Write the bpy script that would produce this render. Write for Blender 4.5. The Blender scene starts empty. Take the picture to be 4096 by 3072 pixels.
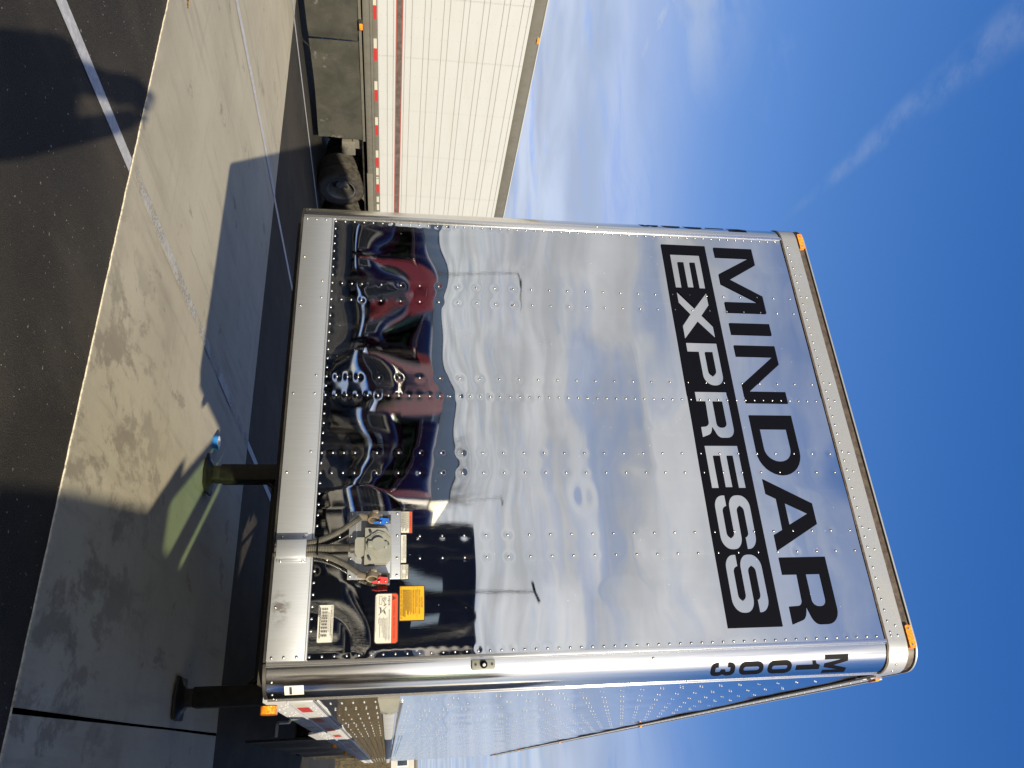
import bpy, bmesh, math, random
import numpy as np
from mathutils import Vector, Matrix, noise
from mathutils.geometry import tessellate_polygon

random.seed(7)
rng = np.random.RandomState(11)
R = math.radians
sc = bpy.context.scene
col = sc.collection

# ------------------------------------------------------------------ camera
def rot_cam(yaw, pitch, roll):
    cy, sy, cp, sp, cr, sr = math.cos(yaw), math.sin(yaw), math.cos(pitch), math.sin(pitch), math.cos(roll), math.sin(roll)
    fw = Vector((-sy*cp, cy*cp, sp)); rt = Vector((cy, sy, 0)); up = rt.cross(fw)
    return cr*rt + sr*up, -sr*rt + cr*up, fw
CAM = Vector((1.609, -3.4555, 1.7048))
rt, up, fw = rot_cam(R(27.0242), R(8.7604), R(.951))
cam_d = bpy.data.cameras.new("view_camera")
cam = bpy.data.objects.new("view_camera", cam_d); col.objects.link(cam)
X, Y, Z = up, -rt, -fw            # the photograph was taken in portrait and is stored on its side
cam.matrix_world = Matrix(((X.x, Y.x, Z.x, CAM.x), (X.y, Y.y, Z.y, CAM.y), (X.z, Y.z, Z.z, CAM.z), (0, 0, 0, 1)))
cam_d.sensor_width = 36; cam_d.lens = 36*3060.2/4096
cam_d.clip_start = .01; cam_d.clip_end = 3000
sc.camera = cam

# ------------------------------------------------------------------ light
SUN_EL = 16.3
SUN = Vector((.711*math.cos(R(SUN_EL)), -.703*math.cos(R(SUN_EL)), math.sin(R(SUN_EL)))).normalized()   # towards the sun
sd = bpy.data.lights.new("sun", 'SUN'); sun = bpy.data.objects.new("sun", sd); col.objects.link(sun)
sd.energy = 5.0; sd.angle = R(.53); sd.color = (1, .87, .65)
sun.rotation_euler = SUN.to_track_quat('Z', 'Y').to_euler(); sun.location = (8, -8, 12)

sc.view_settings.view_transform = 'Standard'; sc.view_settings.look = 'None'
sc.view_settings.gamma = 1; sc.view_settings.use_curve_mapping = False
sc.view_settings.exposure = 1.0
sc.cycles.caustics_reflective = False; sc.cycles.caustics_refractive = False

class NT:
    """small helper round a node tree"""
    def __init__(s, tree): s.t = tree; s.n = tree.nodes; s.l = tree.links
    def node(s, kind, **kw):
        n = s.n.new(kind)
        for k, v in kw.items(): setattr(n, k, v)
        return n
    def put(s, sock, v):
        if v is None: return
        if isinstance(v, bpy.types.NodeSocket): s.l.new(v, sock)
        else:
            if isinstance(v, (tuple, list)) and sock.type == 'RGBA' and len(v) == 3: v = (*v, 1)
            sock.default_value = v
    def math(s, op, a, b=None, c=None, clamp=False):
        n = s.node('ShaderNodeMath', operation=op, use_clamp=clamp)
        for i, v in enumerate((a, b, c)):
            if v is not None: s.put(n.inputs[i], v)
        return n.outputs[0]
    def vmath(s, op, a, b=None, scale=None):
        n = s.node('ShaderNodeVectorMath', operation=op)
        s.put(n.inputs[0], a)
        if b is not None: s.put(n.inputs[1], b)
        if scale is not None: s.put(n.inputs['Scale'], scale)
        return n.outputs['Value'] if op in ('DOT_PRODUCT', 'LENGTH', 'DISTANCE') else n.outputs['Vector']
    def noise(s, vec, scale, detail=4, rough=.55, dist=0.0):
        n = s.node('ShaderNodeTexNoise'); s.put(n.inputs['Vector'], vec)
        n.inputs['Scale'].default_value = scale; n.inputs['Detail'].default_value = detail
        n.inputs['Roughness'].default_value = rough; n.inputs['Distortion'].default_value = dist
        return n.outputs['Fac']
    def voro(s, vec, scale, feature='F1', rand=1):
        n = s.node('ShaderNodeTexVoronoi', feature=feature); s.put(n.inputs['Vector'], vec)
        n.inputs['Scale'].default_value = scale; n.inputs['Randomness'].default_value = rand
        return n.outputs['Distance']
    def ramp(s, v, a, b, lo=0., hi=1., smooth=True):
        n = s.node('ShaderNodeMapRange', interpolation_type='SMOOTHSTEP' if smooth else 'LINEAR')
        s.put(n.inputs[0], v); s.put(n.inputs[1], a); s.put(n.inputs[2], b); n.inputs[3].default_value = lo; n.inputs[4].default_value = hi
        return n.outputs[0]
    def mix(s, f, a, b, blend='MIX'):
        n = s.node('ShaderNodeMix', data_type='RGBA', blend_type=blend)
        s.put(n.inputs[0], f); s.put(n.inputs[6], a); s.put(n.inputs[7], b)
        return n.outputs[2]
    def mapping(s, vec, scale=(1, 1, 1), loc=(0, 0, 0), rot=(0, 0, 0)):
        n = s.node('ShaderNodeMapping'); s.put(n.inputs[0], vec)
        n.inputs['Location'].default_value = loc; n.inputs['Rotation'].default_value = rot; n.inputs['Scale'].default_value = scale
        return n.outputs[0]
    def sep(s, vec):
        n = s.node('ShaderNodeSeparateXYZ'); s.put(n.inputs[0], vec); return n.outputs
    def comb(s, x, y, z):
        n = s.node('ShaderNodeCombineXYZ')
        for i, v in enumerate((x, y, z)): s.put(n.inputs[i], v)
        return n.outputs[0]

# ------------------------------------------------------------------ sky
world = bpy.data.worlds.new("World"); sc.world = world; world.use_nodes = True
w = NT(world.node_tree); w.n.clear()
sky = w.node('ShaderNodeTexSky', sky_type='NISHITA', sun_disc=False)
sky.sun_elevation = R(SUN_EL); sky.sun_rotation = R(134.7); sky.altitude = 200; sky.air_density = 1.0; sky.dust_density = .2; sky.ozone_density = 2.2
tc = w.node('ShaderNodeTexCoord').outputs['Generated']
dirv = w.vmath('NORMALIZE', tc)
dx, dy, dz = w.sep(dirv)
zz = w.math('MAXIMUM', dz, .03)
px = w.math('DIVIDE', dx, zz); py = w.math('DIVIDE', dy, zz)      # where the line of sight meets a high flat cloud layer
P = w.comb(px, py, 0.)
warp = w.node('ShaderNodeTexNoise'); w.put(warp.inputs['Vector'], P); warp.inputs['Scale'].default_value = .8; warp.inputs['Detail'].default_value = 3
Pw = w.vmath('ADD', P, w.vmath('SCALE', w.vmath('SUBTRACT', warp.outputs['Color'], (.5, .5, .5)), scale=.9))
n_big = w.noise(w.mapping(Pw, (.38, .38, 1), (3.1, 1.7, 0)), 1.0, 5, .55)
n_fine = w.noise(w.mapping(Pw, (1.0, 2.4, 1), (.4, .9, 0), (0, 0, R(35))), 1.2, 7, .62)
# cirrus bank low in the north west, broken cloud in the south
south = w.ramp(py, .6, -1.2)
thr = w.math('SUBTRACT', .62, w.math('MULTIPLY', south, .22))
cov = w.ramp(n_big, thr, w.math('ADD', thr, .22))
cum = w.math('MULTIPLY', cov, w.ramp(n_fine, .25, .62))
veil = w.math('MULTIPLY', w.math('MULTIPLY', w.ramp(py, .2, -1.6), w.ramp(dz, .62, .34)), w.ramp(w.noise(w.mapping(Pw, (.55, 1.3, 1), (7, 2, 0)), 1., 5, .55), .32, .60, .48, 1.0))
cum = w.math('MAXIMUM', cum, veil)
low = w.math('MULTIPLY', w.ramp(dz, .40, .14), w.ramp(n_fine, .18, .52))
low = w.math('MULTIPLY', low, .86)
def trail(ax, ay, bx, by, width, amp, seed, t0, t1):
    L = math.hypot(bx-ax, by-ay); ux, uy = (bx-ax)/L, (by-ay)/L
    q = w.comb(w.math('SUBTRACT', px, ax), w.math('SUBTRACT', py, ay), 0.)
    q = w.vmath('ADD', q, w.vmath('SCALE', w.vmath('SUBTRACT', warp.outputs['Color'], (.5, .5, .5)), scale=.12))
    d = w.vmath('DOT_PRODUCT', q, (-uy, ux, 0)); t = w.vmath('DOT_PRODUCT', q, (ux, uy, 0))
    wd = w.math('MULTIPLY_ADD', w.ramp(t, t0, t1, 0, 1, False), width*.9, width*.35)
    fade = w.ramp(w.math('DIVIDE', w.math('ABSOLUTE', d), wd), 1.0, 0.1)
    br = w.ramp(w.noise(w.mapping(q, (1, 1, 1), (seed, 0, 0)), 9, 6, .65), .30, .68)
    return w.math('MULTIPLY', w.math('MULTIPLY', fade, br), w.math('MULTIPLY', w.ramp(t, t0-.12, t0+.25), amp))
tr1 = trail(-1.239, 1.398, -1.027, .712, .05, .18, 1., 0., .7)
tr2 = trail(-2.72, 2.55, -2.50, 1.66, .06, .60, 5., 0., .6)
blob = w.math('MULTIPLY', w.ramp(w.vmath('DISTANCE', P, (-2.42, 1.42, 0)), .75, .1), w.math('MULTIPLY', w.ramp(n_fine, .35, .7), .6))
wisp = w.math('MULTIPLY', w.ramp(w.vmath('DISTANCE', P, (-1.62, 1.32, 0)), .16, .02), w.math('MULTIPLY', w.ramp(n_fine, .42, .7), .35))
cl = w.math('MAXIMUM', cum, w.math('MAXIMUM', low, w.math('MAXIMUM', tr1, w.math('MAXIMUM', tr2, w.math('MAXIMUM', blob, wisp)))))
cl = w.math('MULTIPLY', cl, w.ramp(dz, -.03, .0))
glow = w.math('POWER', w.math('MAXIMUM', w.vmath('DOT_PRODUCT', dirv, tuple(SUN)), 0.), 5.)
bright = w.math('MULTIPLY', w.math('MULTIPLY_ADD', glow, 7.0, w.math('MULTIPLY_ADD', south, .5, 3.7)), w.ramp(w.noise(w.mapping(Pw, (.8, 1.1, 1), (2, 5, 0)), 1., 4, .5), .3, .7, .82, 1.22))
ccol = w.vmath('SCALE', w.mix(south, (.90, 1.0, 1.16), (1.02, 1.0, .97)), scale=bright)
sr_, sg_, sb_ = w.sep(sky.outputs[0])        # the deep saturated blue this camera gives a clear winter sky
skyc = w.comb(w.math('MINIMUM', w.math('MULTIPLY', w.math('POWER', sr_, 1.9), .40), 2.0), w.math('MINIMUM', w.math('MULTIPLY', w.math('POWER', sg_, 1.07), .65), 3.0), w.math('MAXIMUM', w.math('MULTIPLY', w.math('POWER', sb_, .67), 1.55), w.math('MINIMUM', w.math('MULTIPLY', sb_, 1.0), 4.1)))
bg = w.node('ShaderNodeBackground'); bg.inputs['Strength'].default_value = .081
w.put(bg.inputs['Color'], w.mix(w.math('MINIMUM', cl, .92), skyc, ccol))
wo = w.node('ShaderNodeOutputWorld'); w.l.new(bg.outputs[0], wo.inputs[0])

# ------------------------------------------------------------------ materials
MATS = {}
def mat(name, color=(.5, .5, .5), rough=.5, metal=0., fn=None, **kw):
    m = bpy.data.materials.new(name); m.use_nodes = True
    t = NT(m.node_tree); b = m.node_tree.nodes['Principled BSDF']
    b.inputs['Base Color'].default_value = (*color, 1); b.inputs['Roughness'].default_value = rough; b.inputs['Metallic'].default_value = metal
    for k, v in kw.items(): t.put(b.inputs[k.replace('_', ' ')], v)
    if fn: fn(t, b)
    MATS[name] = m
    return m
def obco(t): return t.node('ShaderNodeTexCoord').outputs['Object']
def geo(t): return t.node('ShaderNodeNewGeometry').outputs['Position']
def bump(t, b, h, strength=.2, dist=.01):
    n = t.node('ShaderNodeBump'); n.inputs['Strength'].default_value = strength; n.inputs['Distance'].default_value = dist
    t.put(n.inputs['Height'], h); t.l.new(n.outputs[0], b.inputs['Normal'])
def dusty(base, dirt, amount=.35, scale=3., rough=(.3, .6), bumps=0.):
    def fn(t, b):
        o = obco(t); n = t.noise(o, scale, 6, .65); n2 = t.noise(o, scale*14, 3, .6)
        f = t.math('MULTIPLY', t.ramp(t.math('MULTIPLY_ADD', n2, .25, n), .45, .85), amount)
        t.put(b.inputs['Base Color'], t.mix(f, base, dirt)); t.put(b.inputs['Roughness'], t.ramp(n, .3, .7, rough[0], rough[1]))
        if bumps: bump(t, b, n2, bumps, .003)
    return fn
def f_asphalt(t, b):
    p = geo(t)
    big = t.noise(p, .55, 5, .6); mid = t.noise(p, 3.2, 5, .6); grit = t.voro(p, 150); g2 = t.noise(p, 240, 2, .6); n3 = t.noise(t.mapping(p, (1, .35, 1)), 1.3, 6, .65)
    c = t.mix(t.ramp(big, .35, .68), (.009, .0088, .0085), (.030, .0265, .021))
    c = t.mix(t.math('MULTIPLY', t.ramp(n3, .48, .70), .65), c, (.055, .046, .033))
    c = t.mix(t.math('MULTIPLY', t.ramp(t.noise(p, 1.7, 4, .7, .4), .60, .70), .8), c, (.014, .013, .013))
    c = t.mix(t.math('MULTIPLY', t.ramp(g2, .52, .68), .6), c, (.115, .104, .086))
    c = t.mix(t.math('MULTIPLY', t.ramp(t.noise(p, 31, 2, .5), .69, .76), .75), c, (.28, .26, .24))
    c = t.mix(t.math('MULTIPLY', t.ramp(mid, .6, .8), .3), c, (.05, .034, .022))
    t.put(b.inputs['Base Color'], c); b.inputs['Roughness'].default_value = .88; b.inputs['Specular IOR Level'].default_value = .25
    bump(t, b, t.math('ADD', grit, t.math('MULTIPLY', g2, .8)), .55, .006)
def f_concrete(t, b):
    p = geo(t); x, y, z = t.sep(p)
    big = t.noise(p, .8, 5, .6); fine = t.noise(p, 42, 4, .65); g = t.noise(p, 300, 2, .6)
    st = t.noise(t.mapping(p, (3.2, .35, 1), (0, 0, 0), (0, 0, R(14))), 1.6, 6, .65)       # tyre and drag streaks
    st2 = t.noise(t.mapping(p, (.3, 9, 1), (2, 0, 0), (0, 0, R(4))), 1.2, 5, .6)
    c = t.mix(t.ramp(big, .3, .7), (.345, .318, .242), (.412, .384, .298))
    c = t.mix(t.math('MULTIPLY', t.ramp(st, .5, .74), .45), c, (.20, .175, .135))
    c = t.mix(t.math('MULTIPLY', t.ramp(st2, .55, .75), .25), c, (.24, .205, .15))
    # oil and water stains near the front edge, dirt washed up on the edge
    near = t.math('MULTIPLY', t.ramp(y, 3.0, 1.0), t.ramp(x, -2.2, -.7))
    patch = t.ramp(t.noise(t.mapping(p, (1.2, .8, 1)), 2.3, 6, .7, .25), .48, .58)
    c = t.mix(t.math('MULTIPLY', t.math('MULTIPLY', near, patch), .62), c, (.14, .122, .095))
    pa2 = t.ramp(t.noise(t.mapping(p, (1, .6, 1), (4, 2, 0)), 2.0, 5, .75, .3), .60, .66)
    c = t.mix(t.math('MULTIPLY', pa2, .5), c, (.16, .14, .11))
    c = t.mix(t.math('MULTIPLY', t.ramp(t.noise(t.mapping(p, (2.2, 1, 1), (9, 3, 0)), 3.0, 4, .6), .70, .76), .75), c, (.27, .15, .055))
    c = t.mix(t.math('MULTIPLY', t.ramp(y, .95, .62), t.math('MULTIPLY', t.ramp(t.noise(p, 3, 5, .6), .35, .65), .35)), c, (.22, .195, .15))
    c = t.mix(t.math('MULTIPLY', t.ramp(fine, .5, .75), .16), c, (.2, .18, .15))
    c = t.mix(t.math('MULTIPLY', t.ramp(g, .66, .76), .35), c, (.14, .12, .10))
    edge = t.math('MAXIMUM', t.ramp(y, .645, .618), t.ramp(y, 5.255, 5.275))
    c = t.mix(t.math('MULTIPLY', edge, t.ramp(t.noise(p, 26, 4, .75), .42, .56)), c, (.47, .44, .36))
    t.put(b.inputs['Base Color'], c); b.inputs['Roughness'].default_value = .85; b.inputs['Specular IOR Level'].default_value = .3
    bump(t, b, t.math('ADD', fine, t.math('MULTIPLY', g, .5)), .25, .003)
def paint(name, wear, color=(.50, .51, .52)):
    m = mat(name, color, .7)
    t = NT(m.node_tree); b = t.n['Principled BSDF']; p = geo(t)
    c = t.mix(t.ramp(t.noise(p, 20, 5, .7), .4, .7), tuple(.72*v for v in color), color)
    t.put(b.inputs['Base Color'], c)
    a = t.ramp(t.math('MULTIPLY_ADD', t.noise(p, 55, 4, .7), .5, t.math('MULTIPLY', t.noise(p, 2.2, 4, .6), .7)), wear, wear+.1)
    t.put(b.inputs['Alpha'], a)
    return m
M_ASPH = mat("asphalt", fn=f_asphalt); M_CONC = mat("concrete", fn=f_concrete)
M_PAINT = paint("line_paint", .30); M_WORN = paint("worn_line_paint", .54, (.47, .46, .42))

def f_mirror(t, b):
    o = obco(t)
    br = t.noise(t.mapping(o, (420, 420, 6)), 1., 3, .6); sp = t.noise(o, 700, 2, .5); sm = t.noise(o, 2.2, 4, .6)
    t.put(b.inputs['Base Color'], t.mix(t.ramp(sm, .35, .7), (.66, .68, .70), (.72, .735, .75)))
    r = t.math('MULTIPLY_ADD', t.ramp(br, .3, .8), .012, .010)
    t.put(b.inputs['Roughness'], t.math('MULTIPLY_ADD', t.ramp(sp, .66, .8), .10, r))
    gr = t.math('MULTIPLY', t.ramp(t.noise(t.mapping(o, (7, 7, 1.1)), 1.6, 6, .65), .52, .78), .03)
    sp2 = t.math('MULTIPLY', t.ramp(t.voro(o, 26), .055, .03), t.ramp(t.noise(o, 3, 2, .5), .5, .6))
    t.put(b.inputs['Metallic'], t.math('SUBTRACT', 1., t.math('ADD', t.math('MULTIPLY', gr, .9), t.math('MULTIPLY', sp2, .6))))
    bump(t, b, br, .012, .001)
M_MIR = mat("polished_aluminium_sheet", (.7, .72, .74), .04, 1., f_mirror)
def f_polish(t, b):
    o = obco(t)
    t.put(b.inputs['Roughness'], t.math('MULTIPLY_ADD', t.ramp(t.noise(t.mapping(o, (60, 60, 3)), 1, 4, .6), .3, .7), .06, .10))
    sp = t.math('MULTIPLY', t.ramp(t.noise(o, 420, 2, .6), .68, .75), .5)
    t.put(b.inputs['Base Color'], t.mix(sp, (.70, .69, .67), (.42, .40, .36)))
    bump(t, b, t.noise(o, 260, 3, .6), .02, .001)
M_POL = mat("polished_corner_metal", (.7, .69, .67), .07, 1., f_polish)
def f_side(t, b):
    o = obco(t)
    t.put(b.inputs['Roughness'], t.math('MULTIPLY_ADD', t.ramp(t.noise(t.mapping(o, (1, 3, 60)), 1, 4, .6), .3, .7), .05, .05))
    bump(t, b, t.noise(t.mapping(o, (1, 2.2, 9)), 1., 4, .5), .25, .004)
M_SIDE = mat("polished_side_sheet", (.50, .53, .59), .07, 1., f_side)
def f_brushed(t, b):
    o = obco(t)
    n = t.noise(t.mapping(o, (500, 500, 9)), 1, 3, .6); g = t.noise(o, 5, 5, .6)
    c = t.mix(t.ramp(n, .35, .7), (.405, .43, .46), (.445, .47, .50)); c = t.mix(t.math('MULTIPLY', t.ramp(g, .5, .75), .22), c, (.40, .38, .36))
    c = t.mix(t.math('MULTIPLY', t.ramp(t.vmath('DISTANCE', t.mapping(o, (.8, 0, 1.6)), (.752, 0, 1.99)), .085, .01), t.ramp(t.noise(t.mapping(o, (30, 30, 16)), 1, 5, .65), .42, .62)), c, (.19, .18, .175))
    t.put(b.inputs['Base Color'], c); bump(t, b, n, .05, .001)
M_BRUSH = mat("brushed_aluminium", (.6, .61, .62), .42, .72, f_brushed)
M_ALU = mat("dull_aluminium", (.5, .5, .49), .42, .55, dusty((.375, .395, .415), (.25, .25, .245), .5, 6, (.35, .55)))
M_RAIL = mat("painted_grey_rail", (.5, .52, .56), .5, .1, dusty((.33, .345, .37), (.25, .245, .235), .4, 5, (.45, .6)))
M_RIVET = mat("rivet_metal", (.50, .49, .47), .30, 1.)
M_TRIM = mat("bright_trim", (.80, .80, .79), .2, .9)
M_BLACK = mat("black_vinyl", (.003, .0034, .006), .5, Specular_IOR_Level=.05)
M_SEAL_SHADE = mat("brown_sealant_and_lip_shade", (.055, .04, .032), .5, 0, dusty((.05, .038, .03), (.12, .1, .08), .5, 30))  # sealant, joints and crack; also the shadow painted into the lamp recess
M_DARK = mat("black_chassis_paint", (.012, .012, .012), .5, 0, dusty((.011, .011, .011), (.05, .042, .03), .5, 8, (.4, .6), .1))
M_LEG = mat("black_leg_paint", (.008, .008, .008), .45, 0, dusty((.007, .007, .007), (.035, .027, .016), .5, 12, (.4, .6), .2), Specular_IOR_Level=.2)
M_RUB = mat("tyre_rubber", (.02, .019, .017), .75, 0, dusty((.017, .016, .015), (.085, .074, .055), .55, 9, (.65, .9), .2))
M_HOSE = mat("grey_conduit", (.045, .045, .04), .5, 0, dusty((.042, .042, .038), (.12, .11, .085), .5, 25))
M_BOX = mat("grey_cast_box", (.26, .275, .255), .5, 0, dusty((.17, .18, .165), (.24, .225, .185), .5, 15, (.4, .6), .05))
M_BRASS = mat("dirty_cast_metal", (.20, .165, .12), .5, .5, dusty((.24, .20, .15), (.09, .075, .055), .7, 20, (.35, .6), .2))
M_BLUE = mat("blue_plastic", (.015, .10, .42), .35); M_RED = mat("red_plastic", (.60, .045, .04), .35)
M_YEL = mat("yellow_label", (.52, .285, .005), .5); M_WHT = mat("white_label", (.45, .45, .41), .5); M_ORG = mat("orange_label", (.48, .055, .017), .5)
M_INK = mat("label_ink", (.03, .022, .02), .5); M_GRY = mat("grey_label_print", (.20, .19, .17), .5)
M_TR = mat("red_reflective_tape", (.36, .03, .028), .35); M_TW = mat("white_reflective_tape", (.40, .40, .35), .35)
def f_amber(t, b): t.put(b.inputs['Base Color'], t.mix(t.ramp(t.noise(obco(t), 90, 3, .6), .4, .6), (.62, .16, .008), (.85, .30, .02)))
M_AMB = mat("amber_lens", (.8, .25, .01), .15, 0, f_amber, Coat_Weight=.6)
M_CLEAR = mat("clear_lens", (.85, .85, .7), .1, .4)
def f_white(t, b):
    o = obco(t); n = t.noise(t.mapping(o, (1, .6, 3)), 1.5, 5, .6)
    t.put(b.inputs['Base Color'], t.mix(t.math('MULTIPLY', t.ramp(n, .4, .75), .3), (.39, .407, .42), (.345, .35, .34)))
    bump(t, b, t.noise(o, 4, 3, .5), .06, .01)
M_WPAINT = mat("white_trailer_paint", (.8, .79, .74), .38, 0, f_white)
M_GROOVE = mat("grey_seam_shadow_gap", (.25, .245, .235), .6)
M_STRIPE = mat("dark_brown_stripe", (.075, .06, .055), .5, 0, dusty((.07, .056, .05), (.14, .12, .11), .7, 7))
M_STRR = mat("dull_red_stripe", (.33, .075, .06), .5)
M_RAILG = mat("weathered_grey_rail", (.33, .325, .29), .5, .3, dusty((.175, .17, .145), (.115, .10, .078), .55, 5, (.4, .6), .05))
def f_skirt(t, b):
    o = obco(t); n = t.noise(o, 2.2, 6, .65, .4); sc_ = t.noise(t.mapping(o, (8, 8, 8), (0, 0, 0), (R(30), 0, 0)), 4, 6, .75)
    c = t.mix(t.ramp(n, .35, .65), (.040, .041, .035), (.058, .058, .049))
    c = t.mix(t.math('MULTIPLY', t.ramp(t.noise(t.mapping(o, (1, .9, 1.6), (0, 2.2, .3)), 1.6, 4, .6, .2), .60, .66), t.ramp(sc_, .3, .62)), c, (.17, .16, .15))
    t.put(b.inputs['Base Color'], c); t.put(b.inputs['Roughness'], t.ramp(n, .3, .7, .18, .30)); bump(t, b, n, .35, .02)
M_SKIRT = mat("scuffed_dark_plastic_skirt", (.1, .1, .09), .4, 0, f_skirt)
M_WHEEL = mat("dirty_steel_wheel", (.25, .25, .25), .5, .5, dusty((.15, .155, .16), (.07, .062, .05), .6, 9, (.4, .65), .1))
M_MAROON = mat("maroon_truck_paint", (.058, .006, .012), .16, .0, Specular_IOR_Level=.3, Coat_Weight=.3, Coat_Roughness=.03)
M_DKRED = mat("dark_maroon_paint", (.042, .032, .033), .5, 0, Specular_IOR_Level=.3)
M_CHROME = mat("chrome", (.75, .77, .8), .08, 1.)
M_GRILLE = mat("dark_grille_mesh", (.02, .021, .025), .45, .3)
M_SEATC = mat("grey_cab_upholstery", (.07, .065, .06), .9)
def glassmat(name, tint, k):
    m = bpy.data.materials.new(name); m.use_nodes = True; t = NT(m.node_tree); t.n.clear()
    tr = t.node('ShaderNodeBsdfTransparent'); tr.inputs[0].default_value = (*tint, 1)
    gl = t.node('ShaderNodeBsdfGlossy'); gl.inputs['Roughness'].default_value = .02; gl.inputs['Color'].default_value = (.9, .95, .93, 1)
    fr = t.node('ShaderNodeFresnel'); fr.inputs[0].default_value = 1.5
    mx = t.node('ShaderNodeMixShader'); bk = t.node('ShaderNodeNewGeometry').outputs['Backfacing']; t.put(mx.inputs[0], t.math('MULTIPLY', t.math('MULTIPLY', fr.outputs[0], k), t.math('SUBTRACT', 1., bk))); t.l.new(tr.outputs[0], mx.inputs[1]); t.l.new(gl.outputs[0], mx.inputs[2])
    o = t.node('ShaderNodeOutputMaterial'); t.l.new(mx.outputs[0], o.inputs[0]); return m
M_GLASS = glassmat("green_tinted_glass", (.785, .865, .775), .5)
M_SKIN = mat("skin", (.45, .27, .19), .55); M_JACK = mat("navy_jacket_cloth", (.02, .025, .045), .9); M_JEAN = mat("denim", (.05, .07, .12), .9); M_HAIR = mat("brown_hair", (.03, .018, .01), .6); M_SHOE = mat("black_shoe_leather", (.015, .014, .013), .5)
M_CAMB = mat("black_camera_body", (.012, .012, .013), .4)
M_TAPE = mat("blue_masking_tape", (.02, .22, .62), .6); M_CARD = mat("white_cardboard_core", (.75, .73, .7), .8)
def f_bldg(t, b):
    p = geo(t); t.put(b.inputs['Base Color'], t.mix(t.ramp(t.noise(p, .6, 4, .6), .3, .7), (.36, .355, .345), (.44, .435, .42)))
M_BLDG = mat("grey_metal_cladding", (.3, .32, .34), .55, .1, f_bldg); M_CREAM = mat("cream_fascia", (.86, .80, .64), .6); M_ROOF = mat("flat_roofing", (.12, .12, .12), .8)
M_DOOR = mat("dark_roller_door", (.09, .1, .12), .5)
M_WIN = mat("window_glass", (.03, .04, .05), .05, 0, Specular_IOR_Level=.9); M_SILV = mat("silver_window_frame", (.7, .72, .74), .4, .4)
M_BARK = mat("grey_bark", (.11, .09, .07), .9, 0, dusty((.10, .085, .065), (.17, .15, .12), .6, 6, (.8, .95), .5))
def f_grass(t, b):
    p = geo(t); n = t.noise(p, .9, 6, .7); n2 = t.noise(p, 9, 5, .7)
    c = t.mix(t.ramp(n, .35, .65), (.13, .085, .03), (.20, .15, .055)); c = t.mix(t.math('MULTIPLY', t.ramp(t.noise(p, .5, 4, .6), .52, .7), .6), c, (.055, .075, .022)); c = t.mix(t.math('MULTIPLY', t.ramp(n2, .5, .75), .55), c, (.045, .03, .014))
    t.put(b.inputs['Base Color'], c); b.inputs['Roughness'].default_value = .95; bump(t, b, n2, 1., .25)
M_GRASS = mat("dry_winter_grass", (.1, .08, .04), .95, 0, f_grass)
M_LEAF = mat("dry_leaf", (.24, .16, .07), .7)
M_PEBB = mat("pebble", (.20, .19, .17), .85)

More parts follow.
